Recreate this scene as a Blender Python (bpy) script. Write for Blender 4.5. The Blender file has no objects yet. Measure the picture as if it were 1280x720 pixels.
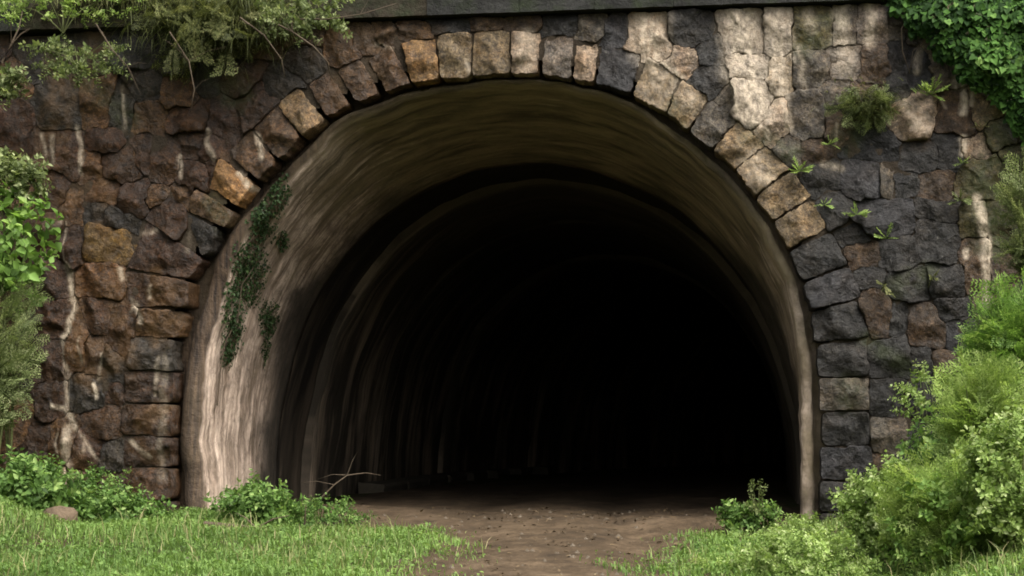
import bpy, math, random
import numpy as np
from mathutils import Vector, Matrix

R = math.radians
rng = np.random.default_rng(11)
random.seed(11)
S = bpy.context.scene
COL = S.collection

# ------------------------------------------------------------------ camera
FPX = 2050.0                       # focal length in pixels of the 1280 px wide photograph
YAW, PITCH = R(7.97), R(5.1)
CAM = Vector((2.66, -18.0, 0.95))
FWD = Vector((-math.sin(YAW)*math.cos(PITCH), math.cos(YAW)*math.cos(PITCH), math.sin(PITCH)))
RGT = Vector((math.cos(YAW), math.sin(YAW), 0))
UPV = RGT.cross(FWD)
cd = bpy.data.cameras.new('camera')
cam = bpy.data.objects.new('camera', cd)
COL.objects.link(cam)
cam.location = CAM
cam.rotation_euler = FWD.to_track_quat('-Z', 'Y').to_euler()
cd.sensor_width = 36
cd.lens = 36*FPX/1280
cd.clip_start = 0.1
cd.clip_end = 600
S.camera = cam

# ------------------------------------------------------------------ light
SUN_EL, SUN_AZ = R(54), R(132)     # azimuth measured clockwise from +y (into the tunnel)
w = bpy.data.worlds.new('World')
S.world = w
w.use_nodes = True
nt = w.node_tree
sky = nt.nodes.new('ShaderNodeTexSky')
sky.sky_type = 'NISHITA'
sky.sun_disc = False
sky.sun_elevation = SUN_EL
sky.sun_rotation = SUN_AZ
sky.dust_density = 8.0
sky.air_density = 1.0
sky.ozone_density = 0.2
bg = nt.nodes['Background']
bg.inputs['Strength'].default_value = 0.14
hs = nt.nodes.new('ShaderNodeHueSaturation')       # overcast: the sky is nearly grey
hs.inputs['Saturation'].default_value = 0.3
nt.links.new(sky.outputs[0], hs.inputs['Color'])
nt.links.new(hs.outputs[0], bg.inputs['Color'])
sd = bpy.data.lights.new('sun', 'SUN')
sd.energy = 1.5
sd.angle = R(45)
sd.color = (1.0, 0.94, 0.85)
sun = bpy.data.objects.new('sun', sd)
COL.objects.link(sun)
sdir = Vector((math.sin(SUN_AZ)*math.cos(SUN_EL), math.cos(SUN_AZ)*math.cos(SUN_EL), math.sin(SUN_EL)))
sun.rotation_euler = sdir.to_track_quat('Z', 'Y').to_euler()
sun.location = (0, -10, 30)
S.view_settings.view_transform = 'Standard'
S.view_settings.look = 'None'
S.view_settings.gamma = 1
S.view_settings.exposure = 1.45
S.render.engine = 'CYCLES'
S.cycles.use_denoising = True
S.cycles.max_bounces = 8
S.cycles.diffuse_bounces = 6
S.cycles.filter_width = 1.8        # the photograph is soft

# ------------------------------------------------------------------ helpers
def px(u, v, y=0.0):
    "point where the sight line of photo pixel (u, v) meets the upright plane at depth y"
    d = FWD + RGT*((u-640)/FPX) + UPV*((360-v)/FPX)
    t = (y-CAM.y)/d.y
    return CAM + d*t

def pxz(u, v, y=0.0):
    p = px(u, v, y)
    return (p.x, p.z)

def proj(P):
    P = np.asarray(P, float)-np.array(CAM)
    z = P@np.array(FWD)
    return 640+FPX*(P@np.array(RGT))/z, 360-FPX*(P@np.array(UPV))/z

def _hash(ix, iy, iz, seed):
    h = (ix.astype(np.int64)*374761393 + iy.astype(np.int64)*668265263 + iz.astype(np.int64)*2147483647 + seed*1274126177) & 0xffffffff
    h = ((h ^ (h >> 13))*1274126177) & 0xffffffff
    return ((h ^ (h >> 16)) & 0xffff)/65535.0

def vnoise(x, y, z=None, seed=0):
    "value noise in -1..1"
    x = np.asarray(x, float); y = np.asarray(y, float)
    z = np.zeros_like(x) if z is None else np.asarray(z, float)
    ix, iy, iz = np.floor(x), np.floor(y), np.floor(z)
    fx, fy, fz = x-ix, y-iy, z-iz
    fx, fy, fz = [f*f*(3-2*f) for f in (fx, fy, fz)]
    o = 0
    for a in (0, 1):
        for b in (0, 1):
            for c in (0, 1):
                o = o + _hash(ix+a, iy+b, iz+c, seed)*(fx if a else 1-fx)*(fy if b else 1-fy)*(fz if c else 1-fz)
    return o*2-1

def fbm(x, y, z=None, seed=0, octs=3):
    o, a, f = 0, 1.0, 1.0
    for k in range(octs):
        o = o + a*vnoise(np.asarray(x)*f, np.asarray(y)*f, None if z is None else np.asarray(z)*f, seed+k*17)
        a *= .5; f *= 2.03
    return o

def sm(a, b, x):
    t = np.clip((np.asarray(x, float)-a)/(b-a), 0, 1)
    return t*t*(3-2*t)

def lin(c):
    return tuple((v/255/12.92 if v/255 <= .04045 else ((v/255+.055)/1.055)**2.4) for v in c)

def mesh(name, V, F, mats=None, smooth=True):
    me = bpy.data.meshes.new(name)
    me.from_pydata([tuple(v) for v in np.asarray(V, float)], [], F if isinstance(F, list) else F.tolist())
    if mats is not None:
        me.materials.append(mats)
    if smooth:
        me.polygons.foreach_set('use_smooth', np.ones(len(me.polygons), bool))
    me.update()
    return me

def link(name, me, parent=None, color=None):
    o = bpy.data.objects.new(name, me)
    COL.objects.link(o)
    if parent is not None:
        o.parent = parent
    if color is not None:
        o.color = (*color[:3], 1)
    return o

def obj(name, V, F, mat, parent=None, color=None, smooth=True):
    return link(name, mesh(name, V, F, mat, smooth), parent, color)

def tag(o, label=None, cat=None, group=None, kind=None):
    for k, v in (('label', label), ('category', cat), ('group', group), ('kind', kind)):
        if v:
            o[k] = v
    return o

def thing(name, label, cat, loc=(0, 0, 0), group=None):
    o = bpy.data.objects.new(name, None)
    o.empty_display_size = .1
    COL.objects.link(o)
    o.location = loc
    return tag(o, label, cat, group)

def attr(me, name, vals):
    "per-point colour attribute"
    vals = np.asarray(vals, np.float32)
    if vals.ndim == 1:
        vals = np.stack([vals, vals, vals], 1)
    a = me.color_attributes.new(name, 'FLOAT_COLOR', 'POINT')
    a.data.foreach_set('color', np.concatenate([vals, np.ones((len(vals), 1), np.float32)], 1).ravel())

def tube(V, F, pts, rad, sides=5):
    pts = [Vector(p) for p in pts]
    b0 = len(V)
    for i, p in enumerate(pts):
        d = (pts[min(i+1, len(pts)-1)]-pts[max(i-1, 0)]).normalized()
        a = d.cross(Vector((0.3, 0.2, 1)) if abs(d.z) < .9 else Vector((1, .1, 0))).normalized()
        b = d.cross(a)
        r = rad[i] if hasattr(rad, '__len__') else rad*(1-.75*i/(len(pts)-1))
        for k in range(sides):
            t = 2*math.pi*k/sides
            V.append(tuple(p+a*(r*math.cos(t))+b*(r*math.sin(t))))
    for i in range(len(pts)-1):
        for k in range(sides):
            k2 = (k+1) % sides
            F.append((b0+i*sides+k, b0+i*sides+k2, b0+(i+1)*sides+k2, b0+(i+1)*sides+k))
    F.append(tuple(b0+(len(pts)-1)*sides+k for k in range(sides)))

# ------------------------------------------------------------------ materials
class Mat:
    def __init__(s, name):
        s.m = bpy.data.materials.new(name)
        s.m.use_nodes = True
        s.t = s.m.node_tree
        s.b = s.t.nodes['Principled BSDF']
        s.out = s.t.nodes['Material Output']
    def n(s, typ, **kw):
        o = s.t.nodes.new(typ)
        for k, v in kw.items():
            if k.startswith('i_'):
                o.inputs[k[2:].replace('_', ' ')].default_value = v
            else:
                setattr(o, k, v)
        return o
    def l(s, a, b):
        s.t.links.new(a, b)
    def noise(s, scale, vec=None, detail=4, rough=.6, dist=0, dims='3D'):
        o = s.n('ShaderNodeTexNoise', noise_dimensions=dims)
        o.inputs['Scale'].default_value = scale
        o.inputs['Detail'].default_value = detail
        o.inputs['Roughness'].default_value = rough
        o.inputs['Distortion'].default_value = dist
        if vec is not None:
            s.l(vec, o.inputs['Vector'])
        return o.outputs['Fac']
    def ramp(s, fac, *stops):
        o = s.n('ShaderNodeValToRGB')
        while len(o.color_ramp.elements) < len(stops):
            o.color_ramp.elements.new(.5)
        for e, (p, c) in zip(o.color_ramp.elements, stops):
            e.position = p
            e.color = (*c, 1) if hasattr(c, '__len__') else (c, c, c, 1)
        s.l(fac, o.inputs['Fac'])
        return o.outputs['Color']
    def mix(s, fac, a, b, mode='MIX'):
        o = s.n('ShaderNodeMix', data_type='RGBA', blend_type=mode)
        for sock, v in ((o.inputs[0], fac), (o.inputs[6], a), (o.inputs[7], b)):
            if hasattr(v, 'is_output'):
                s.l(v, sock)
            elif hasattr(v, '__len__'):
                sock.default_value = (*v[:3], 1)
            else:
                sock.default_value = v
        return o.outputs[2]
    def math(s, op, a, b=0.0, clamp=False):
        o = s.n('ShaderNodeMath', operation=op, use_clamp=clamp)
        for i, v in enumerate((a, b)):
            if hasattr(v, 'is_output'):
                s.l(v, o.inputs[i])
            else:
                o.inputs[i].default_value = v
        return o.outputs[0]
    def pos(s, scale=(1, 1, 1)):
        g = s.n('ShaderNodeNewGeometry')
        m = s.n('ShaderNodeMapping')
        m.inputs['Scale'].default_value = scale
        s.l(g.outputs['Position'], m.inputs['Vector'])
        return m.outputs['Vector']
    def attr(s, name):
        a = s.n('ShaderNodeAttribute', attribute_name=name)
        return a
    def bump(s, h, dist=.02, strength=1.0):
        o = s.n('ShaderNodeBump')
        o.inputs['Distance'].default_value = dist
        o.inputs['Strength'].default_value = strength
        s.l(h, o.inputs['Height'])
        s.l(o.outputs[0], s.b.inputs['Normal'])
    def base(s, c, rough=.8, spec=.3):
        if hasattr(c, 'is_output'):
            s.l(c, s.b.inputs['Base Color'])
        else:
            s.b.inputs['Base Color'].default_value = (*c, 1)
        if hasattr(rough, 'is_output'):
            s.l(rough, s.b.inputs['Roughness'])
        else:
            s.b.inputs['Roughness'].default_value = rough
        s.b.inputs['Specular IOR Level'].default_value = spec

PALE = (.47, .395, .295)
RUST = (.085, .047, .018)
MOSS = (.028, .036, .010)

def stain_mix(M, c):
    "efflorescence (red), iron stain (green) and moss (blue) from the point attribute, broken up by streaky noise"
    sep = M.n('ShaderNodeSeparateColor')
    M.l(M.attr('stain').outputs['Color'], sep.inputs[0])
    streak = M.ramp(M.noise(17, M.pos((1, 1, .45)), 7, .78), (.36, .18), (.58, 1))
    blot = M.ramp(M.noise(7, M.pos(), 5, .7), (.35, 0), (.6, 1))
    c = M.mix(M.math('MULTIPLY', sep.outputs[1], blot), c, RUST)
    c = M.mix(M.math('MULTIPLY', sep.outputs[2], blot), c, MOSS)
    c = M.mix(M.math('MULTIPLY', sep.outputs[0], streak), c, PALE)
    return c

def mat_stone():
    M = Mat('rock_faced_stone')
    oi = M.n('ShaderNodeObjectInfo')
    v = M.n('ShaderNodeVectorMath', operation='ADD')
    M.l(M.pos(), v.inputs[0]); M.l(oi.outputs['Random'], v.inputs[1])
    V = v.outputs[0]
    n1 = M.noise(5, V, 6, .65, .6)
    n2 = M.noise(22, V, 6, .75, .3)
    c = oi.outputs['Color']
    c = M.mix(1, c, M.ramp(n1, (.28, .42), (.5, .95), (.72, 1.6)), 'MULTIPLY')
    c = M.mix(1, c, M.ramp(n2, (.3, .32), (.5, .95), (.7, 2.0)), 'MULTIPLY')
    c = M.mix(1, c, M.ramp(M.noise(75, V, 3, .7), (.3, .55), (.5, 1.0), (.72, 1.7)), 'MULTIPLY')
    warm = M.ramp(M.noise(3.2, V, 4, .6), (.42, (1, 1, 1)), (.66, (1.35, .98, .62)))
    c = M.mix(.4, c, warm, 'MULTIPLY')
    sp = M.ramp(M.noise(15, V, 7, .8, .4), (.36, .25), (.47, .9), (.56, 1.1), (.68, 2.1))
    c = M.mix(.85, c, sp, 'MULTIPLY')
    lich = M.ramp(M.noise(30, V, 3, .7), (.62, 0), (.74, 1))
    c = M.mix(M.math('MULTIPLY', lich, .3), c, (.16, .15, .12))
    c = stain_mix(M, c)
    M.base(c, M.ramp(n2, (.3, .33), (.7, .66)), .24)
    vo = M.n('ShaderNodeTexVoronoi', feature='F1')
    vo.inputs['Scale'].default_value = 6.5
    M.l(M.mix(.12, V, M.n('ShaderNodeTexNoise').outputs['Color'], 'ADD'), vo.inputs['Vector'])
    h = M.math('ADD', M.math('MULTIPLY', n2, .5), M.math('MULTIPLY', M.noise(10, V, 6, .7, .8), 1.0))
    h = M.math('ADD', h, M.math('MULTIPLY', vo.outputs['Distance'], .9))
    M.bump(h, .06, .6)
    return M.m

def mat_mortar():
    M = Mat('old_mortar')
    c = M.mix(M.noise(4, M.pos(), 5), (.012, .0095, .007), (.045, .034, .022))
    c = stain_mix(M, c)
    M.base(c, .9, .15)
    M.bump(M.noise(18, M.pos(), 6, .7), .03, .8)
    return M.m

def uvvec(M, sx, sy):
    u = M.n('ShaderNodeUVMap', uv_map='UVMap')
    m = M.n('ShaderNodeMapping')
    m.inputs['Scale'].default_value = (sx, sy, 1)
    M.l(u.outputs[0], m.inputs['Vector'])
    return m.outputs['Vector']

def mat_lining():
    "rendered arch lining: pale limewash where the attribute 'stain' is red, sooty elsewhere, wash streaks along the arc"
    M = Mat('arch_render')
    sep = M.n('ShaderNodeSeparateColor')
    M.l(M.attr('stain').outputs['Color'], sep.inputs[0])
    st = M.noise(1, uvvec(M, .7, 8), 6, .62, .45)
    st2 = M.noise(1, uvvec(M, 1.9, 13), 6, .72, .7)
    bl = M.noise(1.6, M.pos(), 5, .6)
    bl2 = M.ramp(M.noise(3.4, M.pos((1, 1, .45)), 6, .75, .6), (.44, 0), (.60, 1))
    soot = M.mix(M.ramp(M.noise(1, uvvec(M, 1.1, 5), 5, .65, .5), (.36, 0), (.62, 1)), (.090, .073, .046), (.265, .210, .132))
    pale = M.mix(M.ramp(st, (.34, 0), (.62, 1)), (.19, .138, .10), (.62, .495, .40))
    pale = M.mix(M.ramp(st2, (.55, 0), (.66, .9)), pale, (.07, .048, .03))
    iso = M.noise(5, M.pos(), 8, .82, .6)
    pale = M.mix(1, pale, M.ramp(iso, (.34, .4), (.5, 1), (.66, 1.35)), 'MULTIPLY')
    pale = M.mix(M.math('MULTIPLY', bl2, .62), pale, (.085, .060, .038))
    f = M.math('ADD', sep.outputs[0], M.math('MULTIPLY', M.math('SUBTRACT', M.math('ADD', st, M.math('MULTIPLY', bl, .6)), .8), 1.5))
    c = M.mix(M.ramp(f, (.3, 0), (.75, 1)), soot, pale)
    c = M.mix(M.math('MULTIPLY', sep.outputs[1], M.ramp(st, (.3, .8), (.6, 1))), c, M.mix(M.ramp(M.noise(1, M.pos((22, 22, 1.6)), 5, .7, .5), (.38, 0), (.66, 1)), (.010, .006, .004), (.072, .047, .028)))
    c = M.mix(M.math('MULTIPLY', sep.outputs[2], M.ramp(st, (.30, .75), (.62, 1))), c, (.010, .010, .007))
    M.base(c, .75, .25)
    M.bump(M.math('ADD', M.math('ADD', st2, st), M.math('MULTIPLY', M.noise(14, M.pos(), 6, .7), .6)), .04, .8)
    return M.m

def mat_tunnel(name='sooty_lining', tone=1.0):
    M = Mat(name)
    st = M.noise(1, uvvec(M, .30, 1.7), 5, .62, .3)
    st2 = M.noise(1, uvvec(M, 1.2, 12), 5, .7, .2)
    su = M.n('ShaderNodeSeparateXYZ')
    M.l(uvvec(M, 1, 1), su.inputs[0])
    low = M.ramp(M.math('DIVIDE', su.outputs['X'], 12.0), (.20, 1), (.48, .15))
    c = M.mix(M.math('MULTIPLY', M.ramp(st, (.47, 0), (.68, 1)), low), tuple(v*tone for v in (.054, .045, .034)), tuple(v*tone for v in (.40, .31, .225)))
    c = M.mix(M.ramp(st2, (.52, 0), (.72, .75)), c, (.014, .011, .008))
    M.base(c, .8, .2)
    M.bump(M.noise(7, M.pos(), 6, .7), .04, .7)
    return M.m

def mat_leaf(name, dark, light, tip=None, trans=.45, rough=.55, spec=.2):
    "tint attribute runs dark..light leaf by leaf; each sprig shifts a little by its random"
    def soft(c):
        g = .3*c[0]+.6*c[1]+.1*c[2]
        return tuple(v*.86+g*.14 for v in c)
    dark, light, tip = soft(dark), soft(light), tip and soft(tip)
    M = Mat(name)
    t = M.attr('tint').outputs['Fac']
    oi = M.n('ShaderNodeObjectInfo')
    f = M.math('ADD', t, M.math('MULTIPLY', M.math('SUBTRACT', oi.outputs['Random'], .5), .45), True)
    c = M.ramp(f, (0, dark), (.6, light), (1, tip or tuple(min(1, v*1.35) for v in light)))
    c = M.mix(.5, c, M.ramp(M.noise(2.2, M.pos(), 3), (.3, .65), (.7, 1.35)), 'MULTIPLY')
    M.base(c, rough, spec)
    tr = M.n('ShaderNodeBsdfTranslucent')
    M.l(M.mix(1, c, (1.12, 1.15, .75), 'MULTIPLY'), tr.inputs['Color'])
    mx = M.n('ShaderNodeMixShader')
    mx.inputs[0].default_value = trans
    M.l(M.b.outputs[0], mx.inputs[1]); M.l(tr.outputs[0], mx.inputs[2])
    M.l(mx.outputs[0], M.out.inputs['Surface'])
    return M.m

def mat_bark(name, a, b):
    M = Mat(name)
    M.base(M.mix(M.noise(20, M.pos((1, 1, .4)), 4), a, b), .85, .2)
    M.bump(M.noise(60, M.pos((1, 1, .3)), 3), .004)
    return M.m

def mat_ground():
    M = Mat('soil_and_turf')
    c = M.mix(M.ramp(M.noise(1.7, M.pos(), 5), (.4, 0), (.6, 1)), (.035, .050, .014), (.050, .038, .022))
    M.base(c, .95, .1)
    M.bump(M.noise(14, M.pos(), 6, .7), .05)
    return M.m

def mat_dirt():
    M = Mat('packed_dirt')
    n = M.math('ADD', M.math('MULTIPLY', M.noise(3.5, M.pos((1, .8, 1)), 8, .8), .6), M.math('MULTIPLY', M.noise(.9, M.pos((1, .6, 1)), 5, .7, .6), .4))
    c = M.ramp(n, (.38, (.014, .010, .006)), (.50, (.050, .034, .019)), (.64, (.122, .087, .054)))
    c = M.mix(M.ramp(M.noise(40, M.pos(), 4, .7), (.4, 0), (.7, .7)), c, (.045, .032, .020))
    c = M.mix(M.ramp(M.noise(90, M.pos(), 3), (.64, 0), (.72, .5)), c, (.24, .20, .15))
    M.base(c, .92, .15)
    M.bump(M.math('ADD', M.noise(9, M.pos(), 6, .7), M.math('MULTIPLY', M.noise(60, M.pos(), 4), .3)), .02)
    return M.m

def mat_hill():
    M = Mat('overgrown_earth')
    c = M.mix(M.ramp(M.noise(1.3, M.pos(), 6), (.4, 0), (.62, 1)), (.018, .028, .009), (.045, .040, .020))
    M.base(c, .95, .1)
    M.bump(M.noise(6, M.pos(), 6, .7), .1)
    return M.m

def mat_rock(name, a, b):
    M = Mat(name)
    M.base(M.mix(M.noise(9, M.pos(), 6, .7), a, b), .85, .2)
    M.bump(M.noise(25, M.pos(), 5, .7), .02)
    return M.m

def mat_coping():
    M = Mat('weathered_coping')
    oi = M.n('ShaderNodeObjectInfo')
    n1 = M.noise(4, M.pos((1, 1, .6)), 6, .7)
    c = M.mix(1, oi.outputs['Color'], M.ramp(n1, (.3, .5), (.7, 1.5)), 'MULTIPLY')
    c = M.mix(M.ramp(M.noise(3, M.pos(), 5, .7), (.48, 0), (.66, .8)), c, (.016, .022, .009))
    c = stain_mix(M, c)
    M.base(c, .85, .2)
    M.bump(M.noise(16, M.pos(), 6, .7), .03)
    return M.m

STONE, MORTAR, LINING, TUNNEL = mat_stone(), mat_mortar(), mat_lining(), mat_tunnel()
COPING = mat_coping()
DARK_RING = mat_tunnel('dark_ring_lining', .28)  # same lining colours in a darker tone, for the first ring
GROUND, DIRT, HILL = mat_ground(), mat_dirt(), mat_hill()
KERB = mat_rock('old_concrete', (.03, .026, .02), (.10, .085, .062))
BOULDER = mat_rock('tan_rock', (.05, .038, .025), (.14, .10, .065))
PEBBLE = mat_rock('pebbles', (.04, .032, .022), (.14, .115, .085))
TWIG = mat_bark('dry_twig', (.035, .026, .018), (.10, .076, .05))
STEM = mat_bark('green_stem', (.035, .045, .015), (.09, .10, .035))
L_BRIGHT = mat_leaf('bright_leaf', (.055, .120, .012), (.145, .275, .030), (.28, .40, .08))
L_YELLOW = mat_leaf('yellow_green_leaf', (.100, .175, .022), (.265, .385, .060), (.42, .51, .15))
L_PALE = mat_leaf('pale_leaf', (.095, .170, .022), (.255, .375, .070), (.45, .53, .22))
L_DARK = mat_leaf('dark_leaf', (.016, .036, .006), (.055, .110, .018), (.12, .19, .04))
L_MID = mat_leaf('mid_green_leaf', (.034, .078, .010), (.105, .210, .030), (.22, .33, .07))
L_IVY = mat_leaf('ivy_leaf', (.010, .034, .004), (.055, .145, .012), (.19, .32, .06), .3, .65, .1)
L_OLIVE = mat_leaf('olive_grass', (.028, .038, .009), (.108, .125, .030), (.25, .24, .09))
L_GREY = mat_leaf('grey_green_leaf', (.045, .066, .016), (.145, .190, .052), (.36, .40, .18))
L_CREEP = mat_leaf('creeper_leaf', (.010, .024, .006), (.032, .066, .016), (.08, .13, .03), .3)
L_TURF = mat_leaf('turf_blade', (.065, .135, .018), (.165, .285, .045), (.32, .38, .11), .45)

# ------------------------------------------------------------------ stains on the masonry (traced on the wall face)
PALE_LINES = [(44, .75, (928, 15), (930, 90)), (40, .8, (940, 90), (945, 140)), (26, .7, (968, 12), (972, 120)), (40, .7, (812, 28), (815, 66)), (12, .3, (1012, 14), (1014, 40)),
 (24, .35, (1056, 62), (1056, 84)), (20, .4, (1130, 130), (1150, 160)), (20, .35, (658, 46), (658, 84)), (20, .3, (842, 100), (866, 130)), (26, .4, (815, 85), (820, 125)), (26, .35, (940, 200), (955, 225)),
 (6, .7, (85, 330), (96, 385), (80, 422)), (4, .5, (80, 422), (83, 470), (84, 505)), (6, .6, (68, 507), (82, 509), (96, 535)), (4, .3, (96, 535), (122, 574)),
 (10, .55, (85, 535), (86, 605)), (6, .6, (100, 160), (103, 182), (104, 215)), (5, .45, (55, 168), (58, 195)), (5, .5, (67, 168), (67, 205)),
 (4, .35, (154, 108), (158, 162)), (5, .55, (228, 195), (226, 222)), (5, .45, (258, 165), (269, 200)), (8, .95, (322, 172), (329, 198)),
 (8, .85, (298, 218), (313, 236)), (6, .6, (150, 338), (153, 346)), (4, .6, (190, 358), (190, 374)), (4, .8, (118, 478), (120, 497)),
 (6, .35, (163, 553), (187, 573)), (8, .22, (206, 450), (203, 600)), (5, .4, (180, 290), (195, 285)),
 (9, .7, (975, 60), (978, 110), (986, 160)), (10, .5, (985, 8), (988, 72)), (16, .5, (1050, 8), (1053, 66)), (14, .6, (1088, 8), (1088, 52)),
 (7, .9, (1205, 108), (1203, 142)), (6, .7, (1213, 118), (1212, 130)), (7, .8, (1205, 176), (1203, 192)), (7, .5, (1150, 60), (1144, 92)),
 (10, .9, (1222, 248), (1230, 292), (1234, 378)), (7, .9, (1206, 312), (1208, 318)), (8, .8, (812, 70), (850, 96)),
 (7, .8, (912, 98), (925, 142), (962, 168)), (5, .5, (586, 78), (587, 92)), (9, .5, (1190, 75), (1196, 110)), (6, .4, (1000, 60), (1004, 110)),
 (5, .35, (470, 55), (490, 60)), (8, .4, (1030, 205), (1052, 210)), (6, .6, (170, 380), (178, 405))]
RUST_LINES = [(12, .6, (95, 350), (100, 470)), (16, .55, (118, 225), (135, 245)), (12, .6, (197, 340), (196, 425)), (14, .5, (150, 345), (148, 400)),
 (12, .5, (280, 200), (276, 240)), (12, .5, (205, 505), (180, 530)), (15, .4, (170, 560), (200, 570)), (14, .4, (1140, 150), (1150, 175)),
 (14, .35, (420, 105), (430, 135)), (14, .35, (545, 40), (530, 55)), (16, .35, (130, 285), (132, 315)), (10, .3, (58, 165), (62, 215))]
MOSS_LINES = [(24, .7, (1225, 210), (1235, 300)), (22, .6, (1245, 150), (1270, 240)), (20, .6, (1040, 30), (1000, 60)), (16, .5, (1120, 360), (1160, 340)),
 (24, .5, (1085, 140), (1060, 170)), (24, .5, (240, 60), (300, 120)), (14, .5, (935, 165), (990, 190)), (14, .4, (840, 130), (850, 160)),
 (14, .5, (1085, 425), (1130, 460)), (18, .5, (1060, 500), (1060, 480)), (16, .4, (270, 250), (280, 280)), (18, .4, (100, 90), (160, 150))]

_dr = random.Random(8)
for _k in range(13):                                        # short drips below the joints
    _u, _v = (_dr.uniform(60, 260), _dr.uniform(180, 560)) if _k < 9 else (_dr.uniform(990, 1240), _dr.uniform(30, 330))
    _l = _dr.uniform(14, 48)
    PALE_LINES.append((_dr.uniform(2.5, 4.5), _dr.uniform(.2, .4), (_u, _v), (_u+_dr.uniform(-2, 2), _v+_l*.5), (_u+_dr.uniform(-3, 3), _v+_l)))

def _segs(lines):
    out = []
    for wd, st, *pts in lines:
        q = [np.array(pxz(*p)) for p in pts]
        for a, b in zip(q[:-1], q[1:]):
            out.append((a, b, wd/112.6, st))
    return out
SEGS = [_segs(PALE_LINES), _segs(RUST_LINES), _segs(MOSS_LINES)]

def stain(x, z):
    x = np.asarray(x, float); z = np.asarray(z, float)
    out = np.zeros((len(x), 3))
    wx = x + .03*vnoise(x*7, z*7, seed=91)
    wz = z + .03*vnoise(x*7, z*7, seed=92)
    for c in range(3):
        for a, b, wd, st in SEGS[c]:
            d = b-a
            t = np.clip(((wx-a[0])*d[0]+(wz-a[1])*d[1])/(d@d+1e-9), 0, 1)
            dist = np.hypot(wx-a[0]-t*d[0], wz-a[1]-t*d[1])
            out[:, c] = np.maximum(out[:, c], st*np.clip(1.3-.8*dist/(wd*.5) if c == 0 else 1.75-1.25*dist/(wd*.85), 0, 1))
    out[:, 1] = np.maximum(out[:, 1], 5e-1*sm(.2, .8, fbm(x*2.3, z*1.6, seed=95, octs=2))*sm(-1.0, -1.8, x))
    return out

# ------------------------------------------------------------------ arch profiles
def resample(P, n):
    P = np.asarray(P, float)
    for _ in range(2):                      # corner cutting smooths the traced outline
        Q = [P[0]]
        for a, b in zip(P[:-1], P[1:]):
            Q += [a*.75+b*.25, a*.25+b*.75]
        P = np.array(Q+[P[-1]])
    s = np.concatenate([[0], np.cumsum(np.hypot(*np.diff(P, axis=0).T))])
    t = np.linspace(0, s[-1], n)
    return np.stack([np.interp(t, s, P[:, 0]), np.interp(t, s, P[:, 1])], 1)

def normals(P):
    d = np.gradient(P, axis=0)
    n = np.stack([-d[:, 1], d[:, 0]], 1)
    n /= np.linalg.norm(n, axis=1, keepdims=True)
    return n                                # points outward (left foot -> crown -> right foot)

NP = 120
RING = [(217, 690), (217, 640), (215, 560), (216, 500), (224, 430), (238, 385), (256, 325), (280, 285), (300, 255), (345, 203), (378, 173), (408, 147), (447, 128),
        (484, 115), (515, 105), (546, 98), (590, 95), (640, 92), (676, 93), (722, 100), (745, 104), (791, 119), (832, 143), (860, 163), (890, 186), (918, 213),
        (943, 246), (965, 278), (985, 313), (1002, 352), (1012, 390), (1018, 430), (1022, 480), (1024, 540), (1023, 640), (1023, 690)]
ringP = resample([pxz(*p) for p in RING], NP)
ringN = normals(ringP)
BACK = [(343, 672), (343, 640), (346, 580), (352, 520), (360, 480), (375, 420), (400, 370), (432, 322), (470, 280), (515, 247), (560, 225), (610, 210), (660, 204),
        (710, 208), (760, 220), (808, 240), (850, 265), (888, 300), (920, 340), (947, 380), (970, 430), (988, 485), (1000, 540), (1005, 590), (1005, 672)]
Y_B = 3.3
backP = resample([pxz(u, v, Y_B) for u, v in BACK], NP)
backN = normals(backP)

def inside_ring(x, z, off=0.0):
    "true where (x, z) lies inside the arch outline pushed outward by off"
    poly = ringP+ringN*off
    poly = np.vstack([[poly[0, 0], -3], poly, [poly[-1, 0], -3]])
    x = np.asarray(x); z = np.asarray(z)
    ins = np.zeros(x.shape, bool)
    for (x1, z1), (x2, z2) in zip(poly, np.roll(poly, -1, axis=0)):
        c = (z1 > z) != (z2 > z)
        with np.errstate(divide='ignore', invalid='ignore'):
            xi = (x2-x1)*(z-z1)/(z2-z1)+x1
        ins ^= c & (x < xi)
    return ins

# ------------------------------------------------------------------ the portal wall: stones traced one by one
c_line = (np.array(pxz(400, 27)), np.array(pxz(1090, 5)))
Z_TOP = float((c_line[0][1]+c_line[1][1])/2)          # underside of the coping
X_L, X_R = -9.4, 9.6

def wall_top(x):
    return np.interp(x, [X_L, 4.15, 4.5, 5.25, 5.75, 6.3, 7.4, 9.6], [Z_TOP, Z_TOP, Z_TOP-.05, Z_TOP-.75, Z_TOP-1.15, Z_TOP-1.8, Z_TOP-2.6, Z_TOP-2.9])

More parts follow.
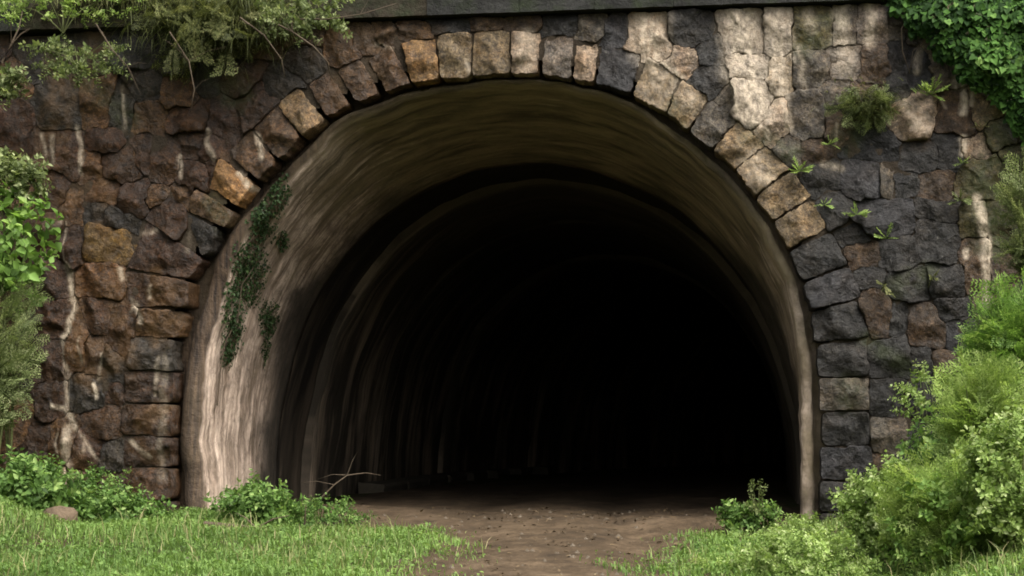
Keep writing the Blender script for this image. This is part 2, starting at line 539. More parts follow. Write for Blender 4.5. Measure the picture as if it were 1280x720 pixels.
C = dict(h=(16, 15, 13), b=(58, 44, 31), b2=(68, 52, 36), br=(66, 49, 36), k=(50, 49, 48), kb=(60, 60, 65), o=(138, 110, 76), y=(96, 82, 52), p=(176, 162, 136), pk=(148, 132, 118),
         g=(98, 92, 84), m=(96, 90, 62), gb=(92, 76, 60), t=(120, 106, 86), pp=(196, 182, 162), lt=(112, 104, 98), ob=(88, 68, 46))
VOUSSOIRS = [  # colour, four corners on the wall face
 ('b', (158, 627), (215, 627), (217, 668), (156, 668)), ('b2', (155, 585), (214, 585), (215, 625), (157, 625)), ('b', (154, 546), (214, 546), (214, 583), (155, 583)),
 ('b2', (154, 505), (215, 505), (214, 544), (154, 544)), ('b', (157, 465), (216, 465), (215, 503), (155, 503)), ('k', (165, 424), (219, 424), (216, 463), (160, 463)),
 ('gb', (174, 386), (232, 390), (224, 421), (168, 421)), ('b2', (157, 338), (238, 352), (236, 385), (160, 382)), ('br', (186, 276), (252, 323), (238, 350), (160, 334)),
 ('k', (231, 265), (272, 286), (262, 315), (252, 318)), ('gb', (246, 235), (296, 268), (280, 286), (234, 262)), ('o', (276, 197), (318, 230), (297, 258), (262, 234)),
 ('gb', (314, 162), (346, 202), (324, 226), (286, 192)), ('gb', (346, 130), (377, 174), (350, 200), (318, 162)), ('t', (371, 110), (405, 150), (379, 172), (347, 130)),
 ('ob', (412, 92), (438, 130), (409, 146), (384, 107)), ('gb', (450, 74), (476, 117), (447, 128), (421, 88)), ('gb', (488, 56), (513, 104), (484, 115), (460, 75)),
 ('o', (502, 54), (545, 48), (547, 98), (514, 105)), ('t', (548, 43), (590, 41), (590, 95), (549, 98)), ('t', (592, 40), (637, 39), (638, 92), (592, 95)),
 ('pk', (640, 40), (677, 41), (672, 92), (640, 92)), ('lt', (683, 45), (718, 47), (714, 99), (678, 95)), ('pk', (722, 50), (748, 55), (742, 104), (717, 99)),
 ('kb', (752, 57), (802, 70), (789, 118), (745, 105)), ('t', (811, 72), (850, 98), (831, 142), (791, 119)), ('t', (852, 98), (886, 123), (859, 162), (833, 143)),
 ('g', (888, 125), (921, 151), (889, 186), (861, 163)), ('t', (923, 152), (956, 181), (919, 212), (891, 187)), ('t', (957, 182), (986, 212), (944, 244), (919, 213)),
 ('t', (988, 214), (1014, 246), (966, 276), (944, 246)), ('t', (1015, 249), (1034, 284), (986, 312), (966, 278)), ('k', (1040, 289), (1060, 331), (1003, 351), (987, 315)),
 ('kb', (1061, 333), (1079, 369), (1012, 389), (1004, 354)), ('k', (1070, 374), (1088, 420), (1018, 429), (1013, 391)), ('k', (1022, 432), (1083, 424), (1086, 472), (1023, 472)),
 ('g', (1024, 474), (1086, 474), (1087, 513), (1026, 513)), ('k', (1027, 515), (1087, 515), (1088, 557), (1027, 557)), ('kb', (1025, 559), (1089, 559), (1090, 600), (1026, 600)),
 ('k', (1024, 602), (1062, 602), (1064, 640), (1025, 640)), ('k', (1024, 642), (1072, 642), (1072, 690), (1025, 690))]
STONES = [  # centre, width, height, tilt, colour
 (60, 80, 66, 44, 0, 'k'), (74, 134, 52, 58, 0, 'k'), (122, 130, 38, 62, 0, 'gb'), (152, 138, 32, 50, 5, 'k'), (182, 104, 44, 46, 0, 'k'), (186, 148, 40, 42, 0, 'gb'),
 (112, 72, 50, 48, 0, 'k'), (166, 66, 48, 40, 0, 'k'), (220, 72, 50, 44, 0, 'k'), (222, 116, 44, 40, 5, 'gb'), (262, 92, 40, 44, 10, 'k'), (268, 48, 50, 36, 0, 'k'),
 (322, 50, 48, 40, 0, 'gb'), (300, 96, 42, 46, 25, 'b'), (240, 150, 46, 34, 0, 'b2'), (282, 150, 40, 50, 25, 'br'), (318, 132, 40, 48, 40, 'b'), (352, 104, 44, 32, 10, 'k'),
 (380, 78, 44, 40, 20, 'k'), (376, 44, 44, 28, 0, 'gb'), (424, 58, 40, 38, 10, 'gb'), (455, 46, 30, 22, 0, 'gb'), (482, 42, 30, 18, 0, 'gb'), (520, 38, 40, 16, 0, 'ob'),
 (566, 33, 44, 14, 0, 'k'), (610, 31, 44, 14, 0, 'gb'), (656, 30, 44, 16, 0, 'gb'), (700, 32, 44, 22, 0, 'k'), (742, 33, 34, 28, 0, 'g'), (768, 38, 32, 34, 0, 'kb'),
 (88, 195, 36, 54, 0, 'br'), (50, 190, 34, 48, 0, 'b'), (130, 175, 44, 32, 0, 'br'), (152, 208, 46, 38, 0, 'b2'), (116, 208, 26, 40, 0, 'ob'), (206, 203, 38, 54, 5, 'b2'),
 (238, 185, 26, 34, 0, 'b'), (240, 218, 34, 34, 15, 'br'), (268, 186, 28, 44, 30, 'br'), (180, 190, 20, 44, 0, 'b'), (194, 245, 36, 32, 0, 'gb'), (224, 243, 26, 36, 5, 'gb'),
 (66, 236, 44, 46, 0, 'br'), (92, 258, 26, 46, 5, 'gb'), (58, 290, 54, 40, 0, 'b'), (128, 236, 42, 32, 5, 'ob'), (120, 264, 30, 28, 0, 'k'), (171, 248, 38, 42, 0, 'b'),
 (208, 270, 38, 50, 20, 'b'), (150, 275, 40, 26, 10, 'k'), (134, 303, 58, 44, 8, 'y'), (85, 308, 36, 50, 0, 'b'), (128, 356, 52, 42, 0, 'ob'), (122, 392, 40, 46, 0, 'b2'),
 (152, 412, 32, 62, -8, 'b2'), (60, 345, 56, 50, 0, 'b'), (72, 400, 40, 44, 0, 'br'), (98, 430, 26, 70, 0, 'ob'), (118, 448, 24, 44, 0, 'b'), (142, 462, 28, 50, -25, 'k'),
 (60, 450, 40, 50, 0, 'b'), (110, 492, 44, 42, 0, 'k'), (142, 490, 22, 34, 0, 'b'), (128, 530, 50, 42, -8, 'b2'), (66, 505, 34, 46, 0, 'b'), (80, 550, 36, 60, 0, 'gb'),
 (108, 566, 40, 50, 20, 'br'), (138, 572, 30, 38, 0, 'k'), (104, 606, 38, 34, 0, 'br'), (138, 612, 30, 42, 0, 'b'), (70, 602, 30, 40, 0, 'b2'), (45, 560, 40, 60, 0, 'b'), (110, 645, 60, 40, 0, 'b'),
 # right of the crown
 (811, 46, 54, 52, 0, 'pk'), (862, 34, 48, 40, 0, 'k'), (854, 76, 32, 30, 30, 'pk'), (886, 66, 30, 34, 0, 'k'), (886, 100, 38, 32, 20, 'k'), (908, 124, 24, 26, 0, 'g'),
 (930, 40, 54, 56, 0, 'lt'), (968, 42, 30, 60, 0, 'lt'), (938, 84, 52, 30, 0, 'lt'), (972, 96, 32, 48, 0, 't'), (940, 126, 52, 52, 0, 'lt'), (968, 148, 30, 44, 10, 'pk'),
 (1016, 36, 44, 44, 0, 'm'), (1018, 86, 44, 38, 0, 'g'), (1055, 36, 28, 46, 0, 'g'), (1056, 80, 42, 40, 0, 'lt'), (1088, 33, 34, 48, 0, 'lt'), (1092, 80, 34, 46, 10, 'gb'),
 (1124, 34, 26, 36, 0, 'g'), (1122, 66, 30, 30, 20, 'k'), (1148, 84, 34, 44, 0, 'kb'), (1144, 40, 26, 36, -10, 'g'), (1166, 62, 22, 40, -15, 'lt'), (1178, 96, 36, 38, -20, 'g'),
 (1006, 146, 44, 56, 0, 'g'), (1046, 116, 32, 28, 0, 'g'), (1086, 122, 40, 34, 0, 'gb'), (1048, 158, 36, 44, 0, 'gb'), (1090, 184, 60, 34, 0, 'h'), (1122, 108, 24, 30, 0, 'k'),  # colour h paints the shade of a hollow onto a low stone
 (1142, 146, 44, 58, 10, 'pk'), (1194, 143, 44, 52, 0, 'gb'), (1232, 133, 40, 42, 0, 't'), (1256, 165, 36, 34, 0, 'm'), (1214, 186, 32, 30, 0, 'pk'), (1188, 188, 34, 40, 0, 'k'),
 (1150, 196, 40, 34, 10, 'k'), (986, 190, 24, 36, 0, 'g'), (1016, 192, 36, 28, 0, 'gb'), (1030, 222, 36, 30, 0, 'k'), (1076, 226, 40, 46, 0, 'kb'), (1106, 226, 20, 44, 0, 'g'),
 (1134, 230, 32, 36, -20, 'k'), (1110, 272, 66, 44, 0, 'kb'), (1046, 262, 34, 44, 20, 'k'), (1064, 296, 34, 24, 0, 'k'), (1168, 232, 34, 34, 0, 'gb'), (1176, 264, 50, 28, 0, 'k'),
 (1174, 300, 52, 54, 15, 'k'), (1226, 226, 44, 46, 0, 'm'), (1214, 276, 36, 44, 0, 'm'), (1252, 280, 36, 50, 0, 'm'), (1222, 330, 34, 60, 0, 'gb'), (1256, 340, 34, 56, 0, 'gb'),
 (1118, 318, 44, 36, 10, 'k'), (1078, 320, 36, 30, 0, 'gb'), (1090, 344, 30, 24, 0, 'k'), (1134, 358, 52, 38, 0, 'k'), (1182, 352, 44, 36, 0, 'k'), (1190, 388, 44, 32, 0, 'k'),
 (1098, 394, 34, 58, 10, 'gb'), (1126, 398, 20, 44, 15, 'k'), (1160, 408, 48, 58, 0, 'gb'), (1204, 420, 36, 40, 0, 'kb'), (1114, 446, 48, 48, 0, 'k'), (1152, 450, 26, 42, 0, 'k'),
 (1188, 456, 44, 34, 0, 'gb'), (1112, 498, 44, 46, -15, 'k'), (1150, 498, 40, 34, 0, 'k'), (1190, 500, 42, 44, 0, 'k'), (1114, 546, 46, 42, 0, 'g'), (1104, 584, 26, 32, 0, 'gb'),
 (1130, 588, 24, 40, 0, 'k'), (1156, 548, 40, 48, 0, 'k'), (1084, 622, 36, 40, 0, 'k'), (1106, 660, 50, 40, 0, 'k'), (1240, 390, 36, 44, 0, 'gb'), (1276, 200, 40, 40, 0, 'm'), (1290, 250, 40, 50, 0, 'm')]

portal = thing('tunnel_portal', 'old rock-faced stone tunnel portal with a dark horseshoe arch', 'tunnel portal', (0, 0, 0))

GR = .02                                                   # label grid over the wall face, metres per cell
gx = np.arange(X_L, X_R, GR)
gz = np.arange(-.7, Z_TOP+.02, GR)
GX, GZ = np.meshgrid(gx, gz)
WX = GX + .028*fbm(GX*3.1, GZ*3.1, seed=3, octs=3)
WZ = GZ + .028*fbm(GX*3.1, GZ*3.1, seed=5, octs=3)
lab = np.full(GX.shape, -1, int)
best = np.full(GX.shape, 1e9)
stones = []                                                # (kind, colour, centre)
inring = inside_ring(GX, GZ)
m_px = 1/112.6

def poly_mask(P, X, Z):
    ins = np.zeros(X.shape, bool)
    for (x1, z1), (x2, z2) in zip(P, P[1:]+P[:1]):
        c = (z1 > Z) != (z2 > Z)
        with np.errstate(divide='ignore', invalid='ignore'):
            ins ^= c & (X < (x2-x1)*(Z-z1)/(z2-z1)+x1)
    return ins

for col, *q in VOUSSOIRS:
    P = [pxz(*p) for p in q]
    wx = GX+.35*(WX-GX); wz = GZ+.35*(WZ-GZ)
    m = poly_mask(P, wx, wz)
    lab[m] = len(stones); best[m] = -1
    stones.append(('voussoir', col, tuple(np.mean(P, axis=0))))
seeds = []
for u, v, ww, hh, rot, col in STONES:
    x, z = pxz(u, v)
    seeds.append((x, z, ww*m_px, hh*m_px, R(rot), col))
def near(x, z):
    return min([math.hypot(x-s[0], z-s[1]) for s in seeds]+[math.hypot(x-s[2][0], z-s[2][1])*1.15 for s in stones])
gen = random.Random(5)
for zz in np.arange(-.6, Z_TOP, .34):                        # the rest of the wall, outside what the photo shows
    off = gen.uniform(0, .4)
    for xx in np.arange(X_L+.2, X_R, .62):
        x, z = xx+off+gen.uniform(-.08, .08), zz+gen.uniform(-.07, .07)
        if near(x, z) < .36 or inside_ring(np.array([x]), np.array([z]), .25)[0] or z > wall_top(x)+.1:
            continue
        seeds.append((x, z, gen.uniform(.38, .66), gen.uniform(.30, .46), gen.uniform(-.1, .1), gen.choice(['b', 'b2', 'k', 'gb', 'br'] if x < 0 else ['k', 'gb', 'm', 'g', 'k'])))
for x, z, ww, hh, rot, col in seeds:
    i = len(stones)
    rr = max(ww, hh)*1.3+.1
    a0, a1 = np.searchsorted(gx, [x-rr, x+rr]); b0, b1 = np.searchsorted(gz, [z-rr, z+rr])
    sl = (slice(b0, b1), slice(a0, a1))
    dx, dz = WX[sl]-x, WZ[sl]-z
    c, s_ = math.cos(rot), math.sin(rot)
    a = np.abs(c*dx-s_*dz)/(ww/2); b = np.abs(s_*dx+c*dz)/(hh/2)
    d = (a**7+b**7)**(1/7)
    d = d*min(ww, hh)-min(ww, hh)                          # distance outside the stone's own rectangle
    up = (d < best[sl]) & (d < .22)
    best[sl][up] = d[up]; lab[sl][up] = i
    stones.append(('stone', col, (x, z)))
lab[inring] = -2
lab[GZ > wall_top(GX)-.01] = -3

STEPS = np.arange(.01, .95, .008)
def build_stone(i, kind, col):
    cells = np.argwhere(lab == i)
    if len(cells) < 40:
        return
    px_, pz_ = gx[0]+cells[::6, 1]*GR, gz[0]+cells[::6, 0]*GR
    fine = stain(px_, pz_)[:, 0].max() > .3
    ND = 84 if fine else 44
    ANG = np.linspace(0, 2*math.pi, ND, endpoint=False)
    cz, cx = cells.mean(0)
    if lab[int(round(cz)), int(round(cx))] != i:
        k = np.argmin(((cells-[cz, cx])**2).sum(1)); cz, cx = cells[k]
    x0, z0 = gx[0]+cx*GR, gz[0]+cz*GR
    RX = np.round((x0+np.outer(np.cos(ANG), STEPS)-gx[0])/GR).astype(int)
    RZ = np.round((z0+np.outer(np.sin(ANG), STEPS)-gz[0])/GR).astype(int)
    ok = (RX >= 0) & (RX < len(gx)) & (RZ >= 0) & (RZ < len(gz))
    L = np.where(ok, lab[np.clip(RZ, 0, len(gz)-1), np.clip(RX, 0, len(gx)-1)], -9)
    r = STEPS[np.argmax(L != i, axis=1)]
    r = .1*np.roll(r, 1)+.8*r+.1*np.roll(r, -1)
    joint = .002+.010*random.random() if kind == 'stone' else .003+.006*random.random()
    r = r*(1+.035*vnoise(ANG*5+i*3.1, ANG*0, seed=61))
    r = np.maximum(r-joint, .03)
    size = r.mean()
    h = (random.uniform(.03, .075) if kind == 'stone' else random.uniform(.04, .075))*min(1, size/.2)*(.15 if col == 'h' else 1)
    tx, tz = random.uniform(-.10, .10), random.uniform(-.14, .08)
    rings = [(1.0, None), (1.0, .6), (.983, .86), (.93, .96), (.74, .98), (.56, 1.0), (.38, 1.02), (.19, 1.03)]
    if fine:
        rings = rings[:3]+[(q, min(1.03, .88+.16*(1-q))) for q in np.arange(.9, .06, -.07)]
    V = []
    for s, k in rings:
        for a, rr in zip(ANG, r):
            V.append((x0+math.cos(a)*rr*s, 0, z0+math.sin(a)*rr*s, -1 if k is None else k))
    V.append((x0, 0, z0, 1.03))
    V = np.array(V)
    k = V[:, 3]
    dx, dz = V[:, 0]-x0, V[:, 2]-z0
    rough = fbm(V[:, 0]*6+i, V[:, 2]*6, seed=21, octs=3)
    facet = np.maximum(0, vnoise(V[:, 0]*3.3+i*3.7, V[:, 2]*3.3, seed=33))
    for q in range(4):
        ph = random.uniform(0, 6.28); sl_ = random.uniform(.5, 1.3)*h/size
        k = np.where(k < 0, k, np.minimum(k, np.maximum(.25, (random.uniform(.95, 1.25)*h-sl_*(dx*math.cos(ph)+dz*math.sin(ph)))/h)))
    hh = h*k + (tx*dx+tz*dz)*np.clip(k, 0, 1) + (.022*rough+.05*facet)*sm(.3, .9, k)*min(1, size/.22)
    y = np.where(k < 0, .32 if kind == 'voussoir' else .06, -np.maximum(hh, .004))
    P = np.stack([V[:, 0], y, V[:, 2]], 1)
    F = []
    nr = len(rings)
    for q in range(nr-1):
        for e in range(ND):
            e2 = (e+1) % ND
            F.append((q*ND+e, (q+1)*ND+e, (q+1)*ND+e2, q*ND+e2))
    for e in range(ND):
        F.append(((nr-1)*ND+e, nr*ND, (nr-1)*ND+(e+1) % ND))
    me = mesh(kind, P, F, STONE)
    attr(me, 'stain', stain(P[:, 0], P[:, 2]))
    j = 1+random.uniform(-.16, .16)
    kk = K_STONE*(1.55 if col in ('p', 'pp') else 1.2 if col in ('pk', 'lt', 'o', 't') else .9)
    wm = (1.03, .91, .74) if kind == 'voussoir' and z0 > 3.2 and x0 < -.9 else (1.15, .94, .63) if x0 < -.9 and z0 < 5.4 else (1.03, .985, .86) if z0 > 4.5 or col in ('t', 'p', 'o', 'pk') else (.95, .91, .81)
    c = tuple(v*j*kk*m for v, m in zip(lin(C[col]), wm))
    o = link(kind, me, portal, c)
K_STONE = 0.40
for i, (kind, col, _) in enumerate(stones):
    build_stone(i, kind, col)

# mortar bed behind the stones, with the arch left open
g = .04
mx, mz = np.arange(X_L, X_R, g), np.arange(-.7, Z_TOP+.06, g)
MX, MZ = np.meshgrid(mx, mz)
keep = ~inside_ring(MX[:-1, :-1]+g/2, MZ[:-1, :-1]+g/2, .16) & (MZ[:-1, :-1] < wall_top(MX[:-1, :-1])-.05)
idx = np.arange(MX.size).reshape(MX.shape)
F = np.stack([idx[:-1, :-1], idx[:-1, 1:], idx[1:, 1:], idx[1:, :-1]], -1)[keep]
y = .012*fbm(MX*5, MZ*5, seed=8)
V = np.stack([MX.ravel(), y.ravel(), MZ.ravel()], 1)
used = np.unique(F); remap = np.zeros(len(V), int); remap[used] = np.arange(len(used))
V = V[used]
me = mesh('mortar_bed', V, remap[F], MORTAR)
attr(me, 'stain', stain(V[:, 0], V[:, 2])*np.array([.45, .8, .9]))
link('mortar_bed', me, portal)

# coping course that oversails the wall
def rough_block(x0, x1, y0, y1, z0, z1, seed, amp=.02, nx=8, nz=4):
    "closed block with an uneven front and top"
    us = np.linspace(x0, x1, nx+1)
    loop = [(y1, z0), (y0, z0), (y0, z0+(z1-z0)*.35), (y0-.01, z0+(z1-z0)*.7), (y0+.03, z1), (y1, z1+.01)]
    V, F = [], []
    for a in us:
        for (b, c) in loop:
            V.append((a, b, c))
    V = np.array(V)
    n = len(loop)
    d = fbm(V[:, 0]*4+seed, V[:, 1]*4, V[:, 2]*4, seed=seed % 50, octs=2)*amp
    V[:, 1] += d*(V[:, 1] < (y0+y1)/2); V[:, 2] += .6*d
    for i in range(nx):
        for k in range(n):
            k2 = (k+1) % n
            F.append((i*n+k, (i+1)*n+k, (i+1)*n+k2, i*n+k2))
    F.append(tuple(range(n))); F.append(tuple(nx*n+k for k in range(n))[::-1])
    return V, F
x = X_L
k = 0
while x < 4.2:
    L = min(random.uniform(.8, 1.5), 4.3-x)
    V, F = rough_block(x+.002, x+L-.002, -.14+random.uniform(-.015, .015), .5, Z_TOP+.004, Z_TOP+.36+random.uniform(-.02, .02), k*7+3)
    me = mesh('coping_stone', V, F, COPING, False)
    attr(me, 'stain', np.zeros((len(V), 3)))
    link('coping_stone', me, portal, tuple(v*.17 for v in lin(random.choice([(96, 94, 84), (88, 88, 84), (112, 96, 80), (84, 88, 76), (100, 90, 70)]))))
    x += L; k += 1

# the rendered lining of the first bay: front rim, then back to the darker tunnel
prof = []
tt = np.linspace(0, 1, NP)
rimw = np.interp(tt, [0, .12, .25, .36, .5, .62, .75, 1], [.29, .26, .21, .13, .075, .09, .14, .18])[:, None]
noi = (vnoise(tt*70, tt*0, seed=4)*.018+vnoise(tt*24, tt*0, seed=6)*.03)[:, None]
outer = ringP+ringN*.62
edge = ringP-ringN*.015
chip = (.02*vnoise(tt*150, tt*0, seed=14)+.035*np.maximum(0, vnoise(tt*45, tt*0, seed=16)))[:, None]
lip = ringP-ringN*(rimw+noi*.6-chip)
lip2 = ringP-ringN*(rimw+.02+noi*.6-chip*.5)
prof += [(outer, .44), (ringP+ringN*.03, .43), (ringP-ringN*(.035+noi*.5), .42), (ringP-ringN*(.05+noi), .21), ((lip+ringP)/2, .19+noi*1.1), (lip, .20+noi*.9), (lip2, .27)]
NB = 22
for j in range(1, NB+1):
    f = j/NB
    P = lip2*(1-f)+backP*f
    prof.append((P+ringN*(.02*fbm(tt*20, tt*0+j*.6, seed=12))[:, None], .22+(Y_B-.22)*f))
prof.append((backP+backN*.25, Y_B+.01))
V = np.array([(p[0], yy_, p[1]) for P, y in prof for p, yy_ in zip(P, np.broadcast_to(np.ravel(y), (NP,)))])
prof = [(P, float(np.mean(y))) for P, y in prof]
F = []
for j in range(len(prof)-1):
    for i in range(NP-1):
        F.append((j*NP+i, j*NP+i+1, (j+1)*NP+i+1, (j+1)*NP+i))
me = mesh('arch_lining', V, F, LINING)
sl = np.concatenate([[0], np.cumsum(np.hypot(*np.diff(ringP, axis=0).T))])
uvl = me.uv_layers.new(name='UVMap')
li = np.zeros(len(me.loops), int); me.loops.foreach_get('vertex_index', li)
depth = np.array([y for P, y in prof])
uv = np.stack([sl[li % NP], depth[li//NP]], 1)
uvl.data.foreach_set('uv', uv.ravel())
II = np.arange(len(V)) % NP; JJ = np.arange(len(V))//NP
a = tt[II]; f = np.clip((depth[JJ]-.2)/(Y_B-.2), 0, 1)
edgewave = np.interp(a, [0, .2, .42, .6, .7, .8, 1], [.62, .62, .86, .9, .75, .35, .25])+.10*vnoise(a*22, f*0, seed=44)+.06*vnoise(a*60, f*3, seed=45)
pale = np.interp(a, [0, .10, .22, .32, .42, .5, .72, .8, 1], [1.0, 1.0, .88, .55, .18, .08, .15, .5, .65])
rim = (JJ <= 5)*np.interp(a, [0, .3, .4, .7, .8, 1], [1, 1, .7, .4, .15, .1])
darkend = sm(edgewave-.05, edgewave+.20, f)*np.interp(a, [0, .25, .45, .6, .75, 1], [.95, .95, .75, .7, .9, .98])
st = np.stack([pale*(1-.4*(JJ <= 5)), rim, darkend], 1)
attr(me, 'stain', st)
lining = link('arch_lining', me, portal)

# ------------------------------------------------------------------ the tunnel behind
tunnel = thing('tunnel', 'sooty tunnel bore curving away into the dark behind the arch', 'tunnel', (0, Y_B, 0))
tunnel_inv = Matrix.Translation((0, -Y_B, 0))
ys = [Y_B, 4.9, 9.0, 14.5, 21, 30, 40]
offs = [.06, -.02, .02, -.05, 0, -.06]
sl2 = np.concatenate([[0], np.cumsum(np.hypot(*np.diff(backP, axis=0).T))])
def bend(y):
    return max(0, y-11)**2/(2*48)
for q in range(len(offs)):
    y0, y1 = ys[q], ys[q+1]
    rows = [(backP+backN*(offs[q]+.30), y0+.012*(q > 0)), (backP+backN*offs[q], y0+.012*(q > 0))]
    n = 8
    for j in range(1, n+1):
        yy = y0+(y1+.02-y0)*j/n
        rows.append((backP+backN*(offs[q]+.035*fbm(tt*18+q*5, tt*0+yy*.8, seed=51))[:, None], yy))
    V = np.array([(p[0]+bend(y), y, p[1]) for P, y in rows for p in P])
    F = [(j*NP+i, j*NP+i+1, (j+1)*NP+i+1, (j+1)*NP+i) for j in range(len(rows)-1) for i in range(NP-1)]
    me = mesh('lining_ring', V-np.array([0, Y_B, 0]), F, DARK_RING if q == 0 else TUNNEL)
    uvl = me.uv_layers.new(name='UVMap')
    li = np.zeros(len(me.loops), int); me.loops.foreach_get('vertex_index', li)
    dd = np.array([y for P, y in rows])
    uvl.data.foreach_set('uv', np.stack([sl2[li % NP], dd[li//NP]+q*.37], 1).ravel())
    link('lining_ring', me, tunnel)
P = backP+backN*.2
V = [(p[0]+bend(40), 40-Y_B, p[1]) for p in P]
obj('light_stop_cap', V, [tuple(range(NP))], TUNNEL, tunnel, smooth=False)  # unseen cap added to keep daylight out of the bore's far end
xk = backP[0, 0]+.12
for q in range(8):                                          # kerb along the left foot
    y0 = 7.6+q*1.9
    V, F = rough_block(0, 1.86, -.30, .12, 0, .17, q+40, .025)
    V = np.stack([xk+.12-V[:, 1]*1.0+bend(y0), y0+V[:, 0]-Y_B, V[:, 2]], 1)
    obj('kerb_stone', V, [f[::-1] for f in F], KERB, tunnel, smooth=False)

# ------------------------------------------------------------------ ground, path, hill
def path_mid(y):
    return np.interp(y, [-24, -18, -6, -2.5, -.5, 3, 11, 40], [4.2, 3.2, 1.10, .92, .62, .15, 0, 8.8])
def path_half(y, side):
    return np.interp(y, [-30, -6, -2.5, -.9, .3, 39], [1.1, 1.1, 1.25, 1.75, 3.2, 3.1] if side else [1.1, 1.1, 1.25, 1.9, 3.3, 3.1])
def ground_z(x, y):
    x = np.asarray(x, float); y = np.asarray(y, float)
    h = .038*np.clip(y, -16, 0)
    d = x-path_mid(y)
    dl = np.clip(-d-4.8, 0, None); dr = np.clip(d-2.9, 0, None)
    out = sm(.8, -.6, y)+sm(7.0, 8.5, np.abs(x))
    out = np.clip(out, 0, 1)
    h = h+out*(.30*dl+.22*np.clip(dl-1.5, 0, None)**1.3+.30*dr+.28*np.clip(dr-1.2, 0, None)**1.3)
    h = np.minimum(h, 9)
    h = h+.05*fbm(x*.9, y*.9, seed=71)*sm(.8, 3, np.abs(d)+1.2*(y < 0))+.012*fbm(x*3.5, y*3.5, seed=72)
    # two shallow wheel ruts
    h = h-.05*np.exp(-((np.abs(d)-.8)/.28)**2)
    h = h-.08*sm(2.4, 1.7, np.abs(d))*0
    return h
def axis(*spans):
    out = []
    for a, b, s in spans:
        out += list(np.arange(a, b, s))
    return np.array(out+[spans[-1][1]])
ax = axis((-120, -20, 10), (-20, -8, 1.5), (-8, 9, .22), (9, 20, 1.5), (20, 120, 10))
ay = axis((-150, -30, 12), (-30, -10, 1.2), (-10, 5, .2), (5, 42, .8), (42, 60, 6))
GXX, GYY = np.meshgrid(ax, ay)
GZZ = ground_z(GXX, GYY)
idx = np.arange(GXX.size).reshape(GXX.shape)
F = np.stack([idx[:-1, :-1], idx[:-1, 1:], idx[1:, 1:], idx[1:, :-1]], -1).reshape(-1, 4)
o = obj('ground', np.stack([GXX.ravel(), GYY.ravel(), GZZ.ravel()], 1), F, GROUND)
tag(o, kind='structure')
# dirt path, ragged edges
yy = axis((-30, -10, .8), (-10, 5, .12), (5, 39, .6))
n = 28
V = []
for y in yy:
    wl = path_half(y, 0)+.28*float(fbm(y*1.1, 3.0, seed=81))*(y < 0)
    wr = path_half(y, 1)+.28*float(fbm(y*1.1, 9.0, seed=82))*(y < 0)
    for t in np.linspace(-1, 1, n):
        x = path_mid(y)+(t*wl if t < 0 else t*wr)
        V.append((x, y, float(ground_z(x, y))+.022-.03*max(0, abs(t)-.9)*10))
F = [(j*n+i, j*n+i+1, (j+1)*n+i+1, (j+1)*n+i) for j in range(len(yy)-1) for i in range(n-1)]
tag(obj('dirt_path', V, F, DIRT), kind='structure')
# hill over and behind the portal
hx = axis((-60, -12, 6), (-12, 12, .4), (12, 60, 6))
hy = axis((.25, 6, .4), (6, 60, 4))
HX, HY = np.meshgrid(hx, hy)
HT = np.interp(HX, [-60, -9.4, 4.15, 4.5, 5.25, 5.75, 6.3, 7.4, 9.6, 14, 60], [10, Z_TOP+.25, Z_TOP+.25, Z_TOP+.05, Z_TOP-.6, Z_TOP-1.0, Z_TOP-1.6, Z_TOP-2.4, Z_TOP-2.6, 4.5, 10])
HZ = HT+.75*(HY-.25)**.95+.18*fbm(HX*.8, HY*.8, seed=77)*sm(.25, 1.5, HY)
HZ = np.minimum(HZ, 22)
HX = np.vstack([HX[:1], HX]); HY = np.vstack([HY[:1], HY]); HZ = np.vstack([HZ[:1]-.32, HZ])
HY[0] += .03
idx = np.arange(HX.size).reshape(HX.shape)
F = np.stack([idx[:-1, :-1], idx[:-1, 1:], idx[1:, 1:], idx[1:, :-1]], -1).reshape(-1, 4)
tag(obj('hill', np.stack([HX.ravel(), HY.ravel(), HZ.ravel()], 1), F, HILL), kind='structure')

# ------------------------------------------------------------------ leaves, sprigs, plants
T_OVATE = (np.array([(0, 0, 0), (.28, -.5, .18), (.64, -.36, .10), (1, 0, -.12), (.64, .36, .10), (.28, .5, .18)]), [(0, 1, 2, 3), (0, 3, 4, 5)])
T_HEART = (np.array([(0.08, 0, 0), (-.06, -.30, .05), (.22, -.52, .10), (.6, -.34, .04), (1, 0, -.14), (.6, .34, .04), (.22, .52, .10), (-.06, .30, .05)]),
           [(0, 1, 2, 3), (0, 3, 4), (0, 4, 5), (0, 5, 6, 7)])
T_LANCE = (np.array([(0, 0, 0), (.35, -.5, .12), (1, 0, -.1), (.35, .5, .12)]), [(0, 1, 2), (0, 2, 3)])

def unit(v):
    return v/np.maximum(np.linalg.norm(v, axis=-1, keepdims=True), 1e-9)

def leaves(P, D, N, L, W, T=T_OVATE):
    "leaf blades at P along D, face normal near N; returns vertices, faces and how many vertices a leaf has"
    P, D, N = np.asarray(P, float), unit(np.asarray(D, float)), np.asarray(N, float)
    Sd = unit(np.cross(D, N)); N = np.cross(Sd, D)
    tv, tf = T
    L = np.broadcast_to(np.asarray(L, float), (len(P),)); W = np.broadcast_to(np.asarray(W, float), (len(P),))
    V = (P[:, None] + tv[None, :, 0, None]*(L[:, None, None]*D[:, None]) + tv[None, :, 1, None]*(W[:, None, None]*Sd[:, None])
         + tv[None, :, 2, None]*(W[:, None, None]*N[:, None])).reshape(-1, 3)
    k = len(tv)
    F = [tuple(i*k+a for a in f) for i in range(len(P)) for f in tf]
    return V, F, k

